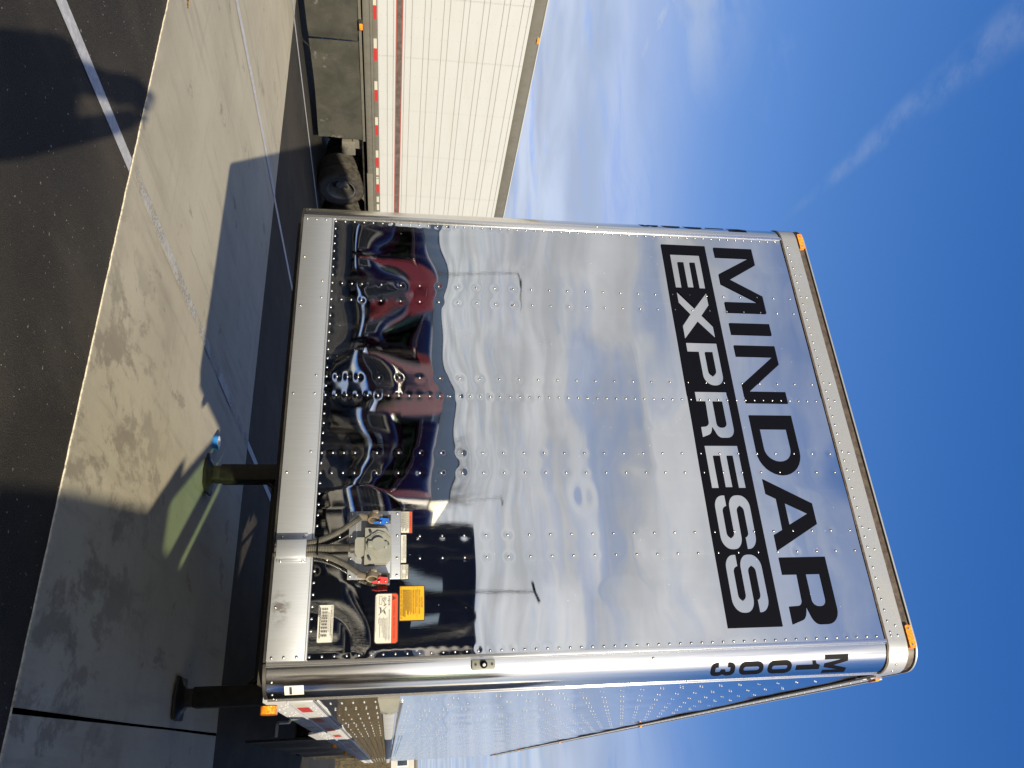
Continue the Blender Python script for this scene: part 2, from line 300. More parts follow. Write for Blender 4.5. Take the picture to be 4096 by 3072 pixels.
# ------------------------------------------------------------------ mesh helpers
class MB:
    def __init__(s): s.v = []; s.f = []; s.m = []; s.cur = 0
    def add(s, vs, fs):
        o = len(s.v); s.v += [tuple(p) for p in vs]; s.f += [tuple(i+o for i in f) for f in fs]; s.m += [s.cur]*len(fs)
    def box(s, x0, x1, y0, y1, z0, z1, b=0.):
        if b <= 0:
            v = [(x, y, z) for x in (x0, x1) for y in (y0, y1) for z in (z0, z1)]
            s.add(v, [(0, 1, 3, 2), (4, 6, 7, 5), (0, 4, 5, 1), (2, 3, 7, 6), (0, 2, 6, 4), (1, 5, 7, 3)])
        else:
            bm = bmesh.new(); bmesh.ops.create_cube(bm, size=1)
            for q in bm.verts: q.co = Vector(((x0+x1)/2+q.co.x*(x1-x0), (y0+y1)/2+q.co.y*(y1-y0), (z0+z1)/2+q.co.z*(z1-z0)))
            bmesh.ops.bevel(bm, geom=bm.edges[:], offset=b, segments=2, affect='EDGES', profile=.5)
            s.bm(bm); bm.free()
        return s
    def bm(s, bm):
        bm.verts.index_update(); s.add([q.co[:] for q in bm.verts], [[q.index for q in f.verts] for f in bm.faces])
    def prism(s, pts, axis, a, b):
        """polygon pts (2-D) extruded along axis from a to b"""
        n = len(pts)
        def P3(p, h): return {0: (h, p[0], p[1]), 1: (p[0], h, p[1]), 2: (p[0], p[1], h)}[axis]
        vs = [P3(p, a) for p in pts]+[P3(p, b) for p in pts]
        tri = tessellate_polygon([[Vector((p[0], p[1], 0)) for p in pts]])
        fs = [tuple(t) for t in tri]+[tuple(i+n for i in reversed(t)) for t in tri]+[(i, (i+1) % n, (i+1) % n+n, i+n) for i in range(n)]
        s.add(vs, fs); return s
    def fill(s, loops, fn):
        """flat shape with holes: loops of 2-D points, fn maps them to 3-D"""
        tri = tessellate_polygon([[Vector((p[0], p[1], 0)) for p in l] for l in loops])
        fl = [p for l in loops for p in l]
        s.add([fn(*p) for p in fl], [tuple(t) for t in tri]); return s
    def tube(s, pts, r, n=8, cap=True):
        pts = [Vector(p) for p in pts]; rs = r if isinstance(r, (list, tuple)) else [r]*len(pts)
        o = len(s.v); prev = None; vs = []; fs = []
        for i, p in enumerate(pts):
            d = ((pts[min(i+1, len(pts)-1)]-p).normalized()+(p-pts[max(i-1, 0)]).normalized()) if 0 < i < len(pts)-1 else (pts[1]-pts[0] if i == 0 else pts[-1]-pts[-2])
            d.normalize()
            if prev is None: a = d.orthogonal().normalized()
            else: a = (prev-d*prev.dot(d)).normalized()
            prev = a; bb = d.cross(a)
            vs += [p+(a*math.cos(k*2*math.pi/n)+bb*math.sin(k*2*math.pi/n))*rs[i] for k in range(n)]
        for i in range(len(pts)-1):
            fs += [(i*n+k, i*n+(k+1) % n, (i+1)*n+(k+1) % n, (i+1)*n+k) for k in range(n)]
        if cap: fs += [tuple(range(n))[::-1], tuple(range((len(pts)-1)*n, len(pts)*n))]
        s.add(vs, fs); return s
    def cyl(s, c, ax, r, h, n=16):
        ax = Vector(ax).normalized(); c = Vector(c); return s.tube([c-ax*h/2, c+ax*h/2], r, n)
    def lathe(s, prof, c, ax, n=32, a0=0., closed=False):
        """profile of (radius, offset along axis)"""
        ax = Vector(ax).normalized(); e1 = ax.orthogonal().normalized(); e2 = ax.cross(e1); c = Vector(c); vs = []; m = len(prof)
        for k in range(n):
            t = 2*math.pi*k/n; d = e1*math.cos(t)+e2*math.sin(t)
            vs += [c+ax*h+d*r for r, h in prof]
        fs = []
        for k in range(n):
            k2 = (k+1) % n
            for j in range(m if closed else m-1): fs.append((k*m+j, k2*m+j, k2*m+(j+1) % m, k*m+(j+1) % m))
        s.add(vs, fs); return s
    def dome(s, c, nrm, r, h=None, n=8):
        h = h or r*.6; nrm = Vector(nrm); c = Vector(c); e1 = nrm.orthogonal().normalized(); e2 = nrm.cross(e1); vs = []
        for rr, hh in ((1., 0.), (.88, .5), (.5, .88)):
            vs += [c+(e1*math.cos(2*math.pi*k/n)+e2*math.sin(2*math.pi*k/n))*r*rr+nrm*h*hh for k in range(n)]
        vs.append(c+nrm*h); fs = []
        for j in range(2): fs += [(j*n+k, j*n+(k+1) % n, (j+1)*n+(k+1) % n, (j+1)*n+k) for k in range(n)]
        fs += [(2*n+k, 2*n+(k+1) % n, 3*n) for k in range(n)]
        s.add(vs, fs); return s
    def mesh(s, name, mats, smooth=35):
        me = bpy.data.meshes.new(name); me.from_pydata(s.v, [], s.f)
        for m in (mats if isinstance(mats, (list, tuple)) else [mats]): me.materials.append(m)
        if any(s.m): me.polygons.foreach_set('material_index', s.m)
        bm = bmesh.new(); bm.from_mesh(me); bmesh.ops.recalc_face_normals(bm, faces=bm.faces[:]); bm.to_mesh(me); bm.free()
        if smooth:
            me.polygons.foreach_set('use_smooth', [True]*len(me.polygons)); me.set_sharp_from_angle(angle=R(smooth))
        me.update(); return me
    def build(s, name, mats, parent=None, smooth=35, **kw):
        return link(name, s.mesh(name, mats, smooth), parent, **kw)
def link(name, data, parent=None, loc=None, label=None, cat=None, group=None, kind=None):
    o = bpy.data.objects.new(name, data); col.objects.link(o)
    if parent: o.parent = parent
    if loc is not None: o.location = loc
    tag(o, label, cat, group, kind); return o
def tag(o, label=None, cat=None, group=None, kind=None):
    for k, v in (('label', label), ('category', cat), ('group', group), ('kind', kind)):
        if v: o[k] = v
    return o
def thing(name, label, cat, loc=(0, 0, 0), rz=0., group=None):
    o = bpy.data.objects.new(name, None); col.objects.link(o); o.location = loc; o.rotation_euler = (0, 0, rz); o.empty_display_size = .2
    return tag(o, label, cat, group)
def copy_tree(o, parent=None):
    c = o.copy(); col.objects.link(c)
    if parent: c.parent = parent
    for ch in list(o.children): copy_tree(ch, c)
    return c
def arc(cx, cy, rx, ry, a0, a1, n=8):
    return [(cx+rx*math.cos(R(a0+(a1-a0)*i/n)), cy+ry*math.sin(R(a0+(a1-a0)*i/n))) for i in range(n+1)]
def rrect(x0, x1, y0, y1, r, n=5):
    return arc(x1-r, y1-r, r, r, 0, 90, n)+arc(x0+r, y1-r, r, r, 90, 180, n)+arc(x0+r, y0+r, r, r, 180, 270, n)+arc(x1-r, y0+r, r, r, 270, 360, n)
def text2d(s, size):
    """outline of a text as (verts, faces) in the plane, starting at x = 0"""
    cu = bpy.data.curves.new("text", 'FONT'); cu.body = s; cu.size = size; cu.resolution_u = 2
    ob = bpy.data.objects.new("text", cu); col.objects.link(ob)
    dg = bpy.context.evaluated_depsgraph_get(); me = ob.evaluated_get(dg).to_mesh()
    v = [(q.co.x, q.co.y) for q in me.vertices]; f = [tuple(p.vertices) for p in me.polygons]
    ob.evaluated_get(dg).to_mesh_clear(); bpy.data.objects.remove(ob); bpy.data.curves.remove(cu)
    return v, f

# ------------------------------------------------------------------ ground
def flat(name, x0, x1, y0, y1, z, m, kind='structure'):
    b = MB(); b.add([(x0, y0, z), (x1, y0, z), (x1, y1, z), (x0, y1, z)], [(0, 1, 2, 3)]); return b.build(name, m, kind=kind, smooth=0)
flat("asphalt_ground", -700, 700, -700, 700, 0, M_ASPH)
pav = bpy.data.objects.new("concrete_pavement", None); col.objects.link(pav); tag(pav, kind='structure')
def slab(x0, x1, skew0=0., skew1=0.):
    n = int((x1-x0)/.03); top = []; bot = []; T0 = .0075
    for i in range(n+1):
        x = x0+(x1-x0)*i/n; j = .005*noise.noise((x*7, 0, 0))+.005*noise.noise((x*31, 4, 0))+.003*noise.noise((x*90, 9, 0))
        bot.append((x+(skew0 if i == 0 else skew1 if i == n else 0), .617+j)); top.append((x+(-skew0 if i == 0 else -skew1 if i == n else 0), 5.27+.006*noise.noise((x*5, 9, 0))))
    b = MB(); vs = []; fs = []
    for i in range(n+1): vs += [(*bot[i], T0), (*top[i], T0), (bot[i][0], bot[i][1]-.006, -.02), (top[i][0], top[i][1]+.004, -.02)]
    for i in range(n):
        a = i*4; c = a+4; fs += [(a, c, c+1, a+1), (a+2, c+2, c, a), (a+1, c+1, c+3, a+3)]
    fs += [(0, 1, 3, 2), (n*4, n*4+2, n*4+3, n*4+1)]
    b.add(vs, fs); b.build("concrete_slab", M_CONC, pav, 20)
for x0, x1, s0, s1 in ((-36.5, -24.41, 0, 0), (-24.4, -12.21, 0, 0), (-12.2, 1.185, 0, .058), (1.202, 13.4, .058, 0), (13.41, 25.6, 0, 0)): slab(x0, x1, s0, s1)
b = MB(); jv = [(1.185+.056, .63), (1.185+.03, 1.8), (1.185, 2.95), (1.185-.03, 4.1), (1.185-.056, 5.26)]
for i in range(4): b.add([(jv[i][0]-.002, jv[i][1], .006), (jv[i][0]+.022, jv[i][1], .006), (jv[i+1][0]+.022, jv[i+1][1], .006), (jv[i+1][0]-.002, jv[i+1][1], .006)], [(0, 1, 2, 3)])
b.build("joint_filler", M_SEAL_SHADE, pav, 0)
b = MB(); cp = [(-2.41+.02*noise.noise((k*.37, 1, 0))+.006*noise.noise((k*1.9, 5, 0)), 2.0+3.26*k/60) for k in range(61)]
for i in range(60): b.add([(cp[i][0]-.0022, cp[i][1], .0125), (cp[i][0]+.0022, cp[i][1], .0125), (cp[i+1][0]+.0022, cp[i+1][1], .0125), (cp[i+1][0]-.0022, cp[i+1][1], .0125)], [(0, 1, 2, 3)])
b.build("crack", M_SEAL_SHADE, pav, 0)
for k, x in enumerate((-16.85, -13.15, -9.47, -5.72, -1.995, 5.45, 9.17)):
    flat("painted_line", x-.055, x+.055, -9, .60, .004, M_PAINT); flat("painted_line", x-.05, x+.05, 5.30, 24, .004, M_PAINT)
    flat("painted_line", x-.06, x+.06, .64, 5.255, .014, M_PAINT if k in (3, 2) else M_WORN)
# grass bank beyond the trailers
nx, ny = 60, 26; vs = []; fs = []
for j in range(ny):
    for i in range(nx):
        x = -60+i*3.; y = 24.5+j*2.2; z = 1.95*min(1, max(0, (y-24.5)/38))**.9+.10*noise.noise((x*.3, y*.3, 0))+.05*noise.noise((x*1.1, y*1.1, 3))
        vs.append((x, y, -.05 if j == 0 else z))
for j in range(ny-1): fs += [(j*nx+i, j*nx+i+1, (j+1)*nx+i+1, (j+1)*nx+i) for i in range(nx-1)]
b = MB(); b.add(vs, fs); b.build("grass_bank", M_GRASS, kind='structure', smooth=180)
b = MB()
for k in range(9000):
    x = random.uniform(-6, 5); y = random.uniform(25, 60); z = 1.95*((y-24.5)/38)**.9 if y < 62.5 else 1.95
    h = random.uniform(.06, .22); a = random.uniform(0, 6.3); lx, ly = random.uniform(-.1, .1), random.uniform(-.1, .1); wd = .018
    b.add([(x-wd*math.cos(a), y-wd*math.sin(a), z-.05), (x+wd*math.cos(a), y+wd*math.sin(a), z-.05), (x+lx, y+ly, z+h)], [(0, 1, 2)])
b.build("grass", M_GRASS, smooth=0, kind='stuff')

# ------------------------------------------------------------------ wheels
def tyre_mesh(r=.5, wd=.28):
    b = MB(); h = wd/2
    prof = [(.29, -h*.85), (.33, -h), (.42, -h*1.02), (.465, -h*.96), (.49, -h*.82)]
    for k in range(5):
        u = -h*.8+k*h*.4
        prof += [(r*.995, u-h*.14), (r*.995, u+h*.14), (r*.972, u+h*.15), (r*.972, u+h*.25)]
    prof += [(.49, h*.82), (.465, h*.96), (.42, h*1.02), (.33, h), (.29, h*.85)]
    b.lathe(prof, (0, 0, 0), (1, 0, 0), 40, closed=True); return b.mesh("tyre", M_RUB, 30)
def rim_mesh(side=1, wd=.28, dish=True):
    b = MB(); h = wd/2
    if dish: prof = [(.29, h*.85), (.305, h*1.0), (.29, h*1.02), (.268, h*.8), (.262, h*.1), (.256, -h*.7), (.24, -h*1.0), (.205, -h*.85), (.19, -h*.8), (.15, -h*.8), (.12, -h*.6), (.115, -h*.1), (.10, h*.05), (0.001, h*.08)]
    else: prof = [(.29, h*.85), (.305, h*1.0), (.29, h*1.02), (.27, h*.7), (.25, h*.55), (.2, h*.9), (.15, h*1.05), (.12, h*1.0), (.11, h*1.3), (0.001, h*1.35)]
    b.lathe([(r, side*q) for r, q in prof], (0, 0, 0), (1, 0, 0), 40)
    b.cur = 1
    for k in range(10):
        a = k*math.pi/5; c = (side*(-h*.8 if dish else h*1.0), .168*math.cos(a), .168*math.sin(a)); b.cyl(c, (1, 0, 0), .014, .05, 6)
    b.cur = 2
    if dish:
        for k in range(5):
            a = k*2*math.pi/5+.5; b.cyl((-side*h*.90, .222*math.cos(a), .222*math.sin(a)), (1, 0, 0), .024, .06, 10)
    return b.mesh("rim", [M_WHEEL, M_DARK, M_DARK], 35)
TYRE = tyre_mesh(); RIMR = rim_mesh(1); RIML = rim_mesh(-1); RIMFR = rim_mesh(1, .28, False); RIMFL = rim_mesh(-1, .28, False)
def wheel(parent, x, y, rimmesh, z=.5):
    t = link("tyre", TYRE, parent, (x, y, z))
    if rimmesh: link("rim", rimmesh, t)
    return t
def axle_pair(parent, cx, y, half=1.02):
    for s in (-1, 1):
        wheel(parent, cx+s*half, y, RIMR if s > 0 else RIML); wheel(parent, cx+s*(half-.33), y, None)
    MB().tube([(cx-half+.1, y, .5), (cx+half-.1, y, .5)], .07, 10).build("axle", M_DARK, parent)

# ------------------------------------------------------------------ the silver trailer
HW = 1.1666; RC = .128; SX = HW+RC; ZB = 1.20; ZS = 1.362; ZT = 4.008
T = thing("semi_trailer", "polished silver semi trailer with black capital lettering across its riveted mirror front", "trailer")
cols = {-.737: 'p', -.636: 'p', -.18: 'p', -.0785: 's', .2265: 'p', .329: 'p', .635: 'p', .737: 'p'}
rv = []
for x, k in cols.items():
    if k == 's': zs = [1.373+.0508*i for i in range(52)]
    else: zs = [1.424, 1.475, 1.527]+[1.629+.1016*i for i in range(24)]
    rv += [(x, z) for z in zs if z < 3.99]
rv += [(s*1.1445, 1.373+.0508*i) for s in (-1, 1) for i in range(52)]
rv += [(-1.0937+.0508*i, 1.373) for i in range(43)]
def on_plate(x, z): return .515 < x < .83 and 1.51 < z < 1.75 or .60 < x < .775 and 1.36 < z < 1.40
rv = [q for q in rv if not on_plate(*q)]
rva = np.array(rv)
waves = []
for k in range(26):
    lam = rng.uniform(.28, 1.0); a = rng.uniform(0, np.pi*2); amp = .00115*lam**1.2*rng.uniform(.5, 1.2)*.42
    waves.append((2*np.pi/lam*np.cos(a)*1.0, 2*np.pi/lam*np.sin(a)*.85, rng.uniform(0, 6.3), amp))
def panel_h(x, z):
    h = np.zeros_like(x)
    for kx, kz, ph, a in waves: h += a*np.sin(kx*x+kz*z+ph)
    low = np.clip((2.08-z)/.6, 0, 1); loc = low*np.clip((.50-x)/.16, 0, 1); h *= .5+1.3*low+.9*loc                                     # the sheet is more buckled low down
    edges = np.array([-1.15, -.686, -.13, .278, .686, 1.15])
    pil = np.zeros_like(x)
    for a, b_ in zip(edges[:-1], edges[1:]):
        t = np.clip((x-a)/(b_-a), 0, 1); pil += np.where((x > a) & (x < b_), np.sin(np.pi*t)**2*(.0010+.0006*np.sin(3.1*z+a*9)), 0)
    h += pil*(1+1.5*loc)
    # two dents seen high on the right
    for (cx, cz, sx, sz, d) in ((.45, 2.62, .07, .045, -.0009), (.70, 2.83, .09, .05, .0007), (.30, 2.93, .04, .10, -.0006), (.0, 3.0, .35, .05, .0007)):
        h += d*np.exp(-((x-cx)/sx)**2-((z-cz)/sz)**2)
    sg = .013
    for rx, rz in rv:
        m = (np.abs(x-rx) < .06) & (np.abs(z-rz) < .06)
        h[m] -= .00022*np.exp(-((x[m]-rx)**2+(z[m]-rz)**2)/(2*sg*sg))*(1 if rz < 2.4 else .5)
    fade = np.clip((1.163-np.abs(x))/.03, 0, 1)
    return np.clip(h, -.0016-.003*loc, .0022+.004*loc)*fade
def sheet(name, x0, x1, yo, parent):
    d = .0075; nx = int((x1-x0)/d)+1; nz = int((ZT-1.358)/d)+1
    xs = np.linspace(x0, x1, nx); zs = np.linspace(1.358, ZT+.002, nz); gx, gz = np.meshgrid(xs, zs)
    hh = panel_h(gx, gz); co = np.stack([gx, yo-hh, gz], -1).reshape(-1, 3)
    idx = np.arange(nx*nz).reshape(nz, nx); q = np.stack([idx[:-1, :-1], idx[:-1, 1:], idx[1:, 1:], idx[1:, :-1]], -1).reshape(-1, 4)
    me = bpy.data.meshes.new(name); me.vertices.add(len(co)); me.vertices.foreach_set('co', co.ravel()); me.loops.add(q.size); me.loops.foreach_set('vertex_index', q.ravel().astype(np.int32))
    me.polygons.add(len(q)); me.polygons.foreach_set('loop_start', np.arange(0, q.size, 4, dtype=np.int32)); me.polygons.foreach_set('loop_total', np.full(len(q), 4, np.int32))
    me.update(calc_edges=True); me.polygons.foreach_set('use_smooth', np.ones(len(q), bool)); me.materials.append(M_MIR); me.validate()
    return link(name, me, parent)
def panel_y(x, z): return float(-panel_h(np.array([x]), np.array([z]))[0])
sh_l = sheet("front_sheet", -HW, -.09, .0, T); sh_r = sheet("front_sheet", -.098, HW, -.0016, T)
MB().box(-HW, HW, .008, .05, ZB, ZT).build("front_frame", M_DARK, T)
RV = MB().dome((0, 0, 0), (0, -1, 0), .0062, .0048).mesh("rivet", M_RIVET, 60)
allr = [(x, z, -.0006+panel_y(x, z)-(.0016 if x > -.09 else 0), sh_r if x > -.09 else sh_l) for x, z in rv]
# front bottom rail
SILL = MB().box(-1.158, 1.158, -.013, .003, ZB, 1.3545, .0015).box(-1.158, 1.158, -.016, .003, 1.3552, 1.3625, .001).build("front_bottom_rail", M_BRUSH, T)
MB().box(-1.16, 1.16, -.004, .06, ZB-.012, ZB-.001).build("bottom_seal", M_DARK, T)
for x in [-1.144, 1.145]:
    for z in (1.221, 1.2705, 1.322): allr.append((x, z, -.013, SILL))
for x in (-.89, -.583, -.077, .33, .94): allr.append((x, 1.222, -.013, SILL))
for x in (-.738, -.635, -.178, -.078, .227, .33, ): allr.append((x, 1.324, -.013, SILL))
allr.sort(key=lambda q: q[1]+.25*abs(q[0]-1.6))
for x, z, y, p in allr[:300]: link("rivet", RV, p, (x, y, z))
b = MB()
for x, z, y, p in allr[300:]: b.dome((x, y, z), (0, -1, 0), .0062, .0048)
b.build("rivets", M_RIVET, T, 60, kind='stuff')
# rounded corner posts
for s in (-1, 1):
    n = 28; prof = [(s*(HW+RC*math.sin(R(90*i/n))), RC-RC*math.cos(R(90*i/n))) for i in range(n+1)]
    zs = [ZB+.004+(ZT+.02-ZB)*j/40 for j in range(41)]
    vs = [(x, y, z) for z in zs for x, y in prof]; fs = [(j*(n+1)+i, j*(n+1)+i+1, (j+1)*(n+1)+i+1, (j+1)*(n+1)+i) for j in range(40) for i in range(n)]
    b = MB(); b.add(vs, fs); post = b.build("corner_post", M_POL, T, 180)
    b = MB(); b.box(min(s*1.158, s*1.174), max(s*1.158, s*1.174), -.0065, .002, ZB, ZT, .002); b.box(min(s*1.176, s*1.180), max(s*1.176, s*1.180), -.0035, .002, ZB, ZT); b.build("trim_strip", M_TRIM, T)
    b = MB(); b.box(min(s*(SX-.002), s*(SX+.007)), max(s*(SX-.002), s*(SX+.007)), RC-.004, RC+.008, ZB, ZT+.01, .002); b.build("trim_strip", M_TRIM, T)
    b = MB(); b.prism([(s*(HW+(RC-.002)*math.sin(R(90*i/12))), RC-(RC-.002)*math.cos(R(90*i/12))) for i in range(13)]+[(s*HW, RC)], 2, ZB-.012, ZB+.002); b.build("post_foot", M_DARK, T)
    b = MB()
    for (th, z) in ((33, 1.225), (63, 1.225), (82, 1.226), (16, 2.865), (86, 3.05)):
        d = Vector((s*math.sin(R(th)), -math.cos(R(th)), 0)); b.dome(Vector((s*HW, RC, z))+d*RC, d, .0062, .004)
    b.build("rivets", M_RIVET, post, 60, kind='stuff')

def around(z0, z1, off, y_end, n=10):
    """band that runs along the right side, round both corners and across the front, standing `off` proud"""
    rr = RC+off; pts = [(SX+off, y_end)]
    pts += [(HW+rr*math.sin(R(90-90*i/n)), RC-rr*math.cos(R(90-90*i/n))) for i in range(n+1)]
    pts += [(-HW-rr*math.sin(R(90*i/n)), RC-rr*math.cos(R(90*i/n))) for i in range(n+1)]
    pts += [(-SX-off, y_end)]
    return pts
def band(name, z0, z1, off, y_end, m, th=.02, extra=None):
    o = around(z0, z1, off, y_end); i = around(z0, z1, off-th, y_end); n = len(o); b = MB()
    vs = [(x, y, z0) for x, y in o]+[(x, y, z1) for x, y in o]+[(x, y, z0) for x, y in i]+[(x, y, z1) for x, y in i]
    fs = []
    for k in range(n-1): fs += [(k, k+1, n+k+1, n+k), (2*n+k, 3*n+k, 3*n+k+1, 2*n+k+1), (k, 2*n+k, 2*n+k+1, k+1), (n+k, n+k+1, 3*n+k+1, 3*n+k)]
    b.add(vs, fs); return b.build(name, m, T, 40)
CAPB = band("top_front_band", 4.012, 4.108, .005, .34, M_ALU)
band("sealant_bead", 4.002, 4.013, .006, .30, M_SEAL_SHADE, .012)
band("lamp_recess", 4.108, 4.150, -.006, .34, M_SEAL_SHADE)  # recess coloured dark brown to stand for the shadow under the roof lip
band("roof_lip", 4.150, 4.158, .004, .34, M_ALU)
b = MB()
zz_ = [(-1.107+.0508*i, 4.036) for i in range(45)]+[(x, 4.071) for x in (-.903, -.748, -.185, -.08, .222, .325, .632, .735, 1.10)]+[(1.145, 4.036), (1.145, 4.071)]
for x, z in zz_: b.dome((x, -.005, z), (0, -1, 0), .0058, .0035)
for th in (25, 50, 72):
    d = Vector((math.sin(R(th)), -math.cos(R(th)), 0)); b.dome(Vector((HW, RC, 4.055))+d*(RC+.005), d, .0058, .0035)
b.build("rivets", M_RIVET, CAPB, 60, kind='stuff')
MB().box(-SX+.01, SX-.01, RC, 16.1, 4.10, 4.150).build("roof", M_ALU, T)
# clearance lamps
def bent_lamp(x0, x1):
    b = MB(); b.prism(rrect(x0, x1, 4.115, 4.146, .008, 3), 1, -.012, .012); o = b.build("clearance_lamp", M_AMB, T, 30)
    b = MB(); b.box(x0+.012, x0+.02, -.0135, -.012, 4.126, 4.134); b.box(x1-.02, x1-.012, -.0135, -.012, 4.126, 4.134); b.build("screw", M_RIVET, o)
bent_lamp(-1.205, -1.10); bent_lamp(1.10, 1.205)

# right hand side
N_Y, N_Z = 220, 40
def side_sheet(s):
    ys = np.linspace(RC+.006, 16.12, N_Y); zs = np.linspace(1.387, 4.03, N_Z); gy, gz = np.meshgrid(ys, zs)
    hh = np.zeros_like(gy)
    for k in range(16):
        l1 = rng.uniform(.5, 2.5); l2 = rng.uniform(.25, 1.2); hh += .0006*np.sin(2*np.pi/l1*gy+rng.uniform(0, 6))*np.sin(2*np.pi/l2*gz+rng.uniform(0, 6))
    hh += .0007*np.abs(np.sin(np.pi*gy/.366))
    b = MB(); b.add(np.stack([s*(SX+hh), gy, gz], -1).reshape(-1, 3).tolist(), [(j*N_Y+i, j*N_Y+i+1, (j+1)*N_Y+i+1, (j+1)*N_Y+i) for j in range(N_Z-1) for i in range(N_Y-1)])
    return b.build("side_sheet", M_SIDE, T, 180)
SSR = side_sheet(1); SSL = side_sheet(-1)
b = MB()
for k in range(43):
    y = .415+.366*k; near = k < 14
    for i in range(26 if near else 25):
        z = 1.44+.0508*i if i < 5 else 1.80+.1016*(i-5)
        if z > 3.98: continue
        b.dome((SX+.0008, y, z), (1, 0, 0), .0052, .0032, 6); b.dome((SX+.0008, y+.034, z+(.0 if i < 5 else .0254)), (1, 0, 0), .0052, .0032, 6)
for i in range(140):
    b.dome((SX+.0025, .22+.029*i, 1.397), (1, 0, 0), .0055, .004, 6)
for i in range(150): b.dome((SX+.012, .4+.1*i, 4.075), (1, 0, 0), .005, .004, 6)
b.build("rivets", M_ALU, SSR, 60, kind='stuff')
for s in (-1, 1):
    b = MB(); b.box(min(s*1.25, s*1.306), max(s*1.25, s*1.306), .155, 16.12, 1.284, 1.384, .002); b.box(min(s*1.25, s*1.314), max(s*1.25, s*1.314), .155, 16.12, 1.276, 1.285, .002)
    b.box(min(s*1.24, s*1.301), max(s*1.24, s*1.301), .16, 16.12, 1.176, 1.277, .002)
    b.prism([(2.86, 1.178), (2.92, 1.125), (2.99, 1.112), (3.80, 1.112), (3.95, 1.178)], 0, s*1.285, s*1.3005)
    rail = b.build("side_bottom_rail", M_RAIL, T)
    MB().box(min(s*1.30, s*1.3035), max(s*1.30, s*1.3035), .156, 16.12, 1.3845, 1.391).build("trim_strip", M_TRIM, T)
    if s > 0:
        b = MB()
        for k in range(40):
            y = .30+.40*k
            for dy, z in ((0, 1.255), (.035, 1.232), (.0, 1.205), (.05, 1.195), (.10, 1.252), (.13, 1.238), (.2, 1.222), (.24, 1.20)):
                b.dome((1.3012, y+dy+(.02 if k % 2 else 0), z), (1, 0, 0), .0078, .005, 6)
            for dy, z in ((.05, 1.37), (.10, 1.355), (.18, 1.372), (.30, 1.36)): b.dome((1.3062, y+dy, z), (1, 0, 0), .0068, .0045, 6)
        b.build("rivets", M_RAIL, rail, 60, kind='stuff')
        for y0, y1, m in ((.215, .412, M_TW), (.414, .70, M_TR), (.965, 1.165, M_TW), (1.167, 1.48, M_TR), (2.085, 2.44, M_TR), (2.80, 2.98, M_TW), (2.985, 3.34, M_TR), (4.4, 4.6, M_TW), (4.602, 4.9, M_TR), (6.0, 6.2, M_TW), (6.202, 6.5, M_TR), (7.7, 7.9, M_TW), (7.902, 8.2, M_TR)):
            MB().box(1.306, 1.3068, y0, y1, 1.290, 1.343).build("reflective_tape", m, rail)
        MB().box(1.3005, 1.3025, 2.03, 2.055, 1.18, 1.275).build("rail_joint", M_SEAL_SHADE, rail)
for y in (.315, 4.9, 7.2, 9.6):
    b = MB(); b.prism(rrect(y-.05, y+.05, 1.150, 1.218, .028, 4), 0, 1.305, 1.338) if y < 1 else b.prism(rrect(y-.05, y+.05, 1.165, 1.215, .02, 4), 0, 1.302, 1.33)
    b.build("side_marker_lamp", M_AMB, T, 30)
for y in (.30, 4.3, 8.2, 12.0, 15.6):
    MB().box(SX+.012, SX+.026, y-.035, y+.035, 4.072, 4.094, .005).build("side_marker_lamp", M_AMB, T)
# mid height rub rail with its cast end
b = MB(); b.prism([(SX, 1.668), (SX+.030, 1.676), (SX+.034, 1.69), (SX+.034, 1.722), (SX+.030, 1.735), (SX, 1.745)], 1, .43, 16.2); b.build("rub_rail", M_RAIL, T)
b = MB(); b.prism([(SX, 1.655), (SX+.05, 1.668), (SX+.058, 1.69), (SX+.058, 1.722), (SX+.05, 1.745), (SX, 1.757)], 1, .30, .43); b.cyl((SX+.058, .365, 1.705), (1, 0, 0), .016, .006, 12); b.build("rub_rail_end_casting", M_BOX, T)
b = MB()
for k in range(110): b.dome((SX+.001, .5+.14*k, 1.757), (1, 0, 0), .006, .005, 6)
MB().box(SX, SX+.008, .44, 16.1, 1.758, 1.772, .002).build("rub_rail_cap_strip", M_TRIM, T)
b.build("rivets", M_RIVET, T, 60, kind='stuff')
for s in (-1, 1):
    b = MB(); b.box(min(s*SX, s*(SX+.010)), max(s*SX, s*(SX+.010)), .33, 16.12, 4.045, 4.135, .002); b.box(min(s*SX, s*(SX+.016)), max(s*SX, s*(SX+.016)), .33, 16.12, 4.135, 4.152, .002); b.build("side_top_rail", M_ALU, T)
    b = MB(); b.tube([(s*(SX+.004), .2+.25*i, 4.03+.005*random.uniform(-1, 1)) for i in range(64)], [.006+.003*random.random() for i in range(64)], 6); b.build("sealant_bead", M_SEAL_SHADE, T)
MB().box(-SX+.01, SX-.01, 16.10, 16.14, 1.2, 4.1).build("rear_door", M_ALU, T)
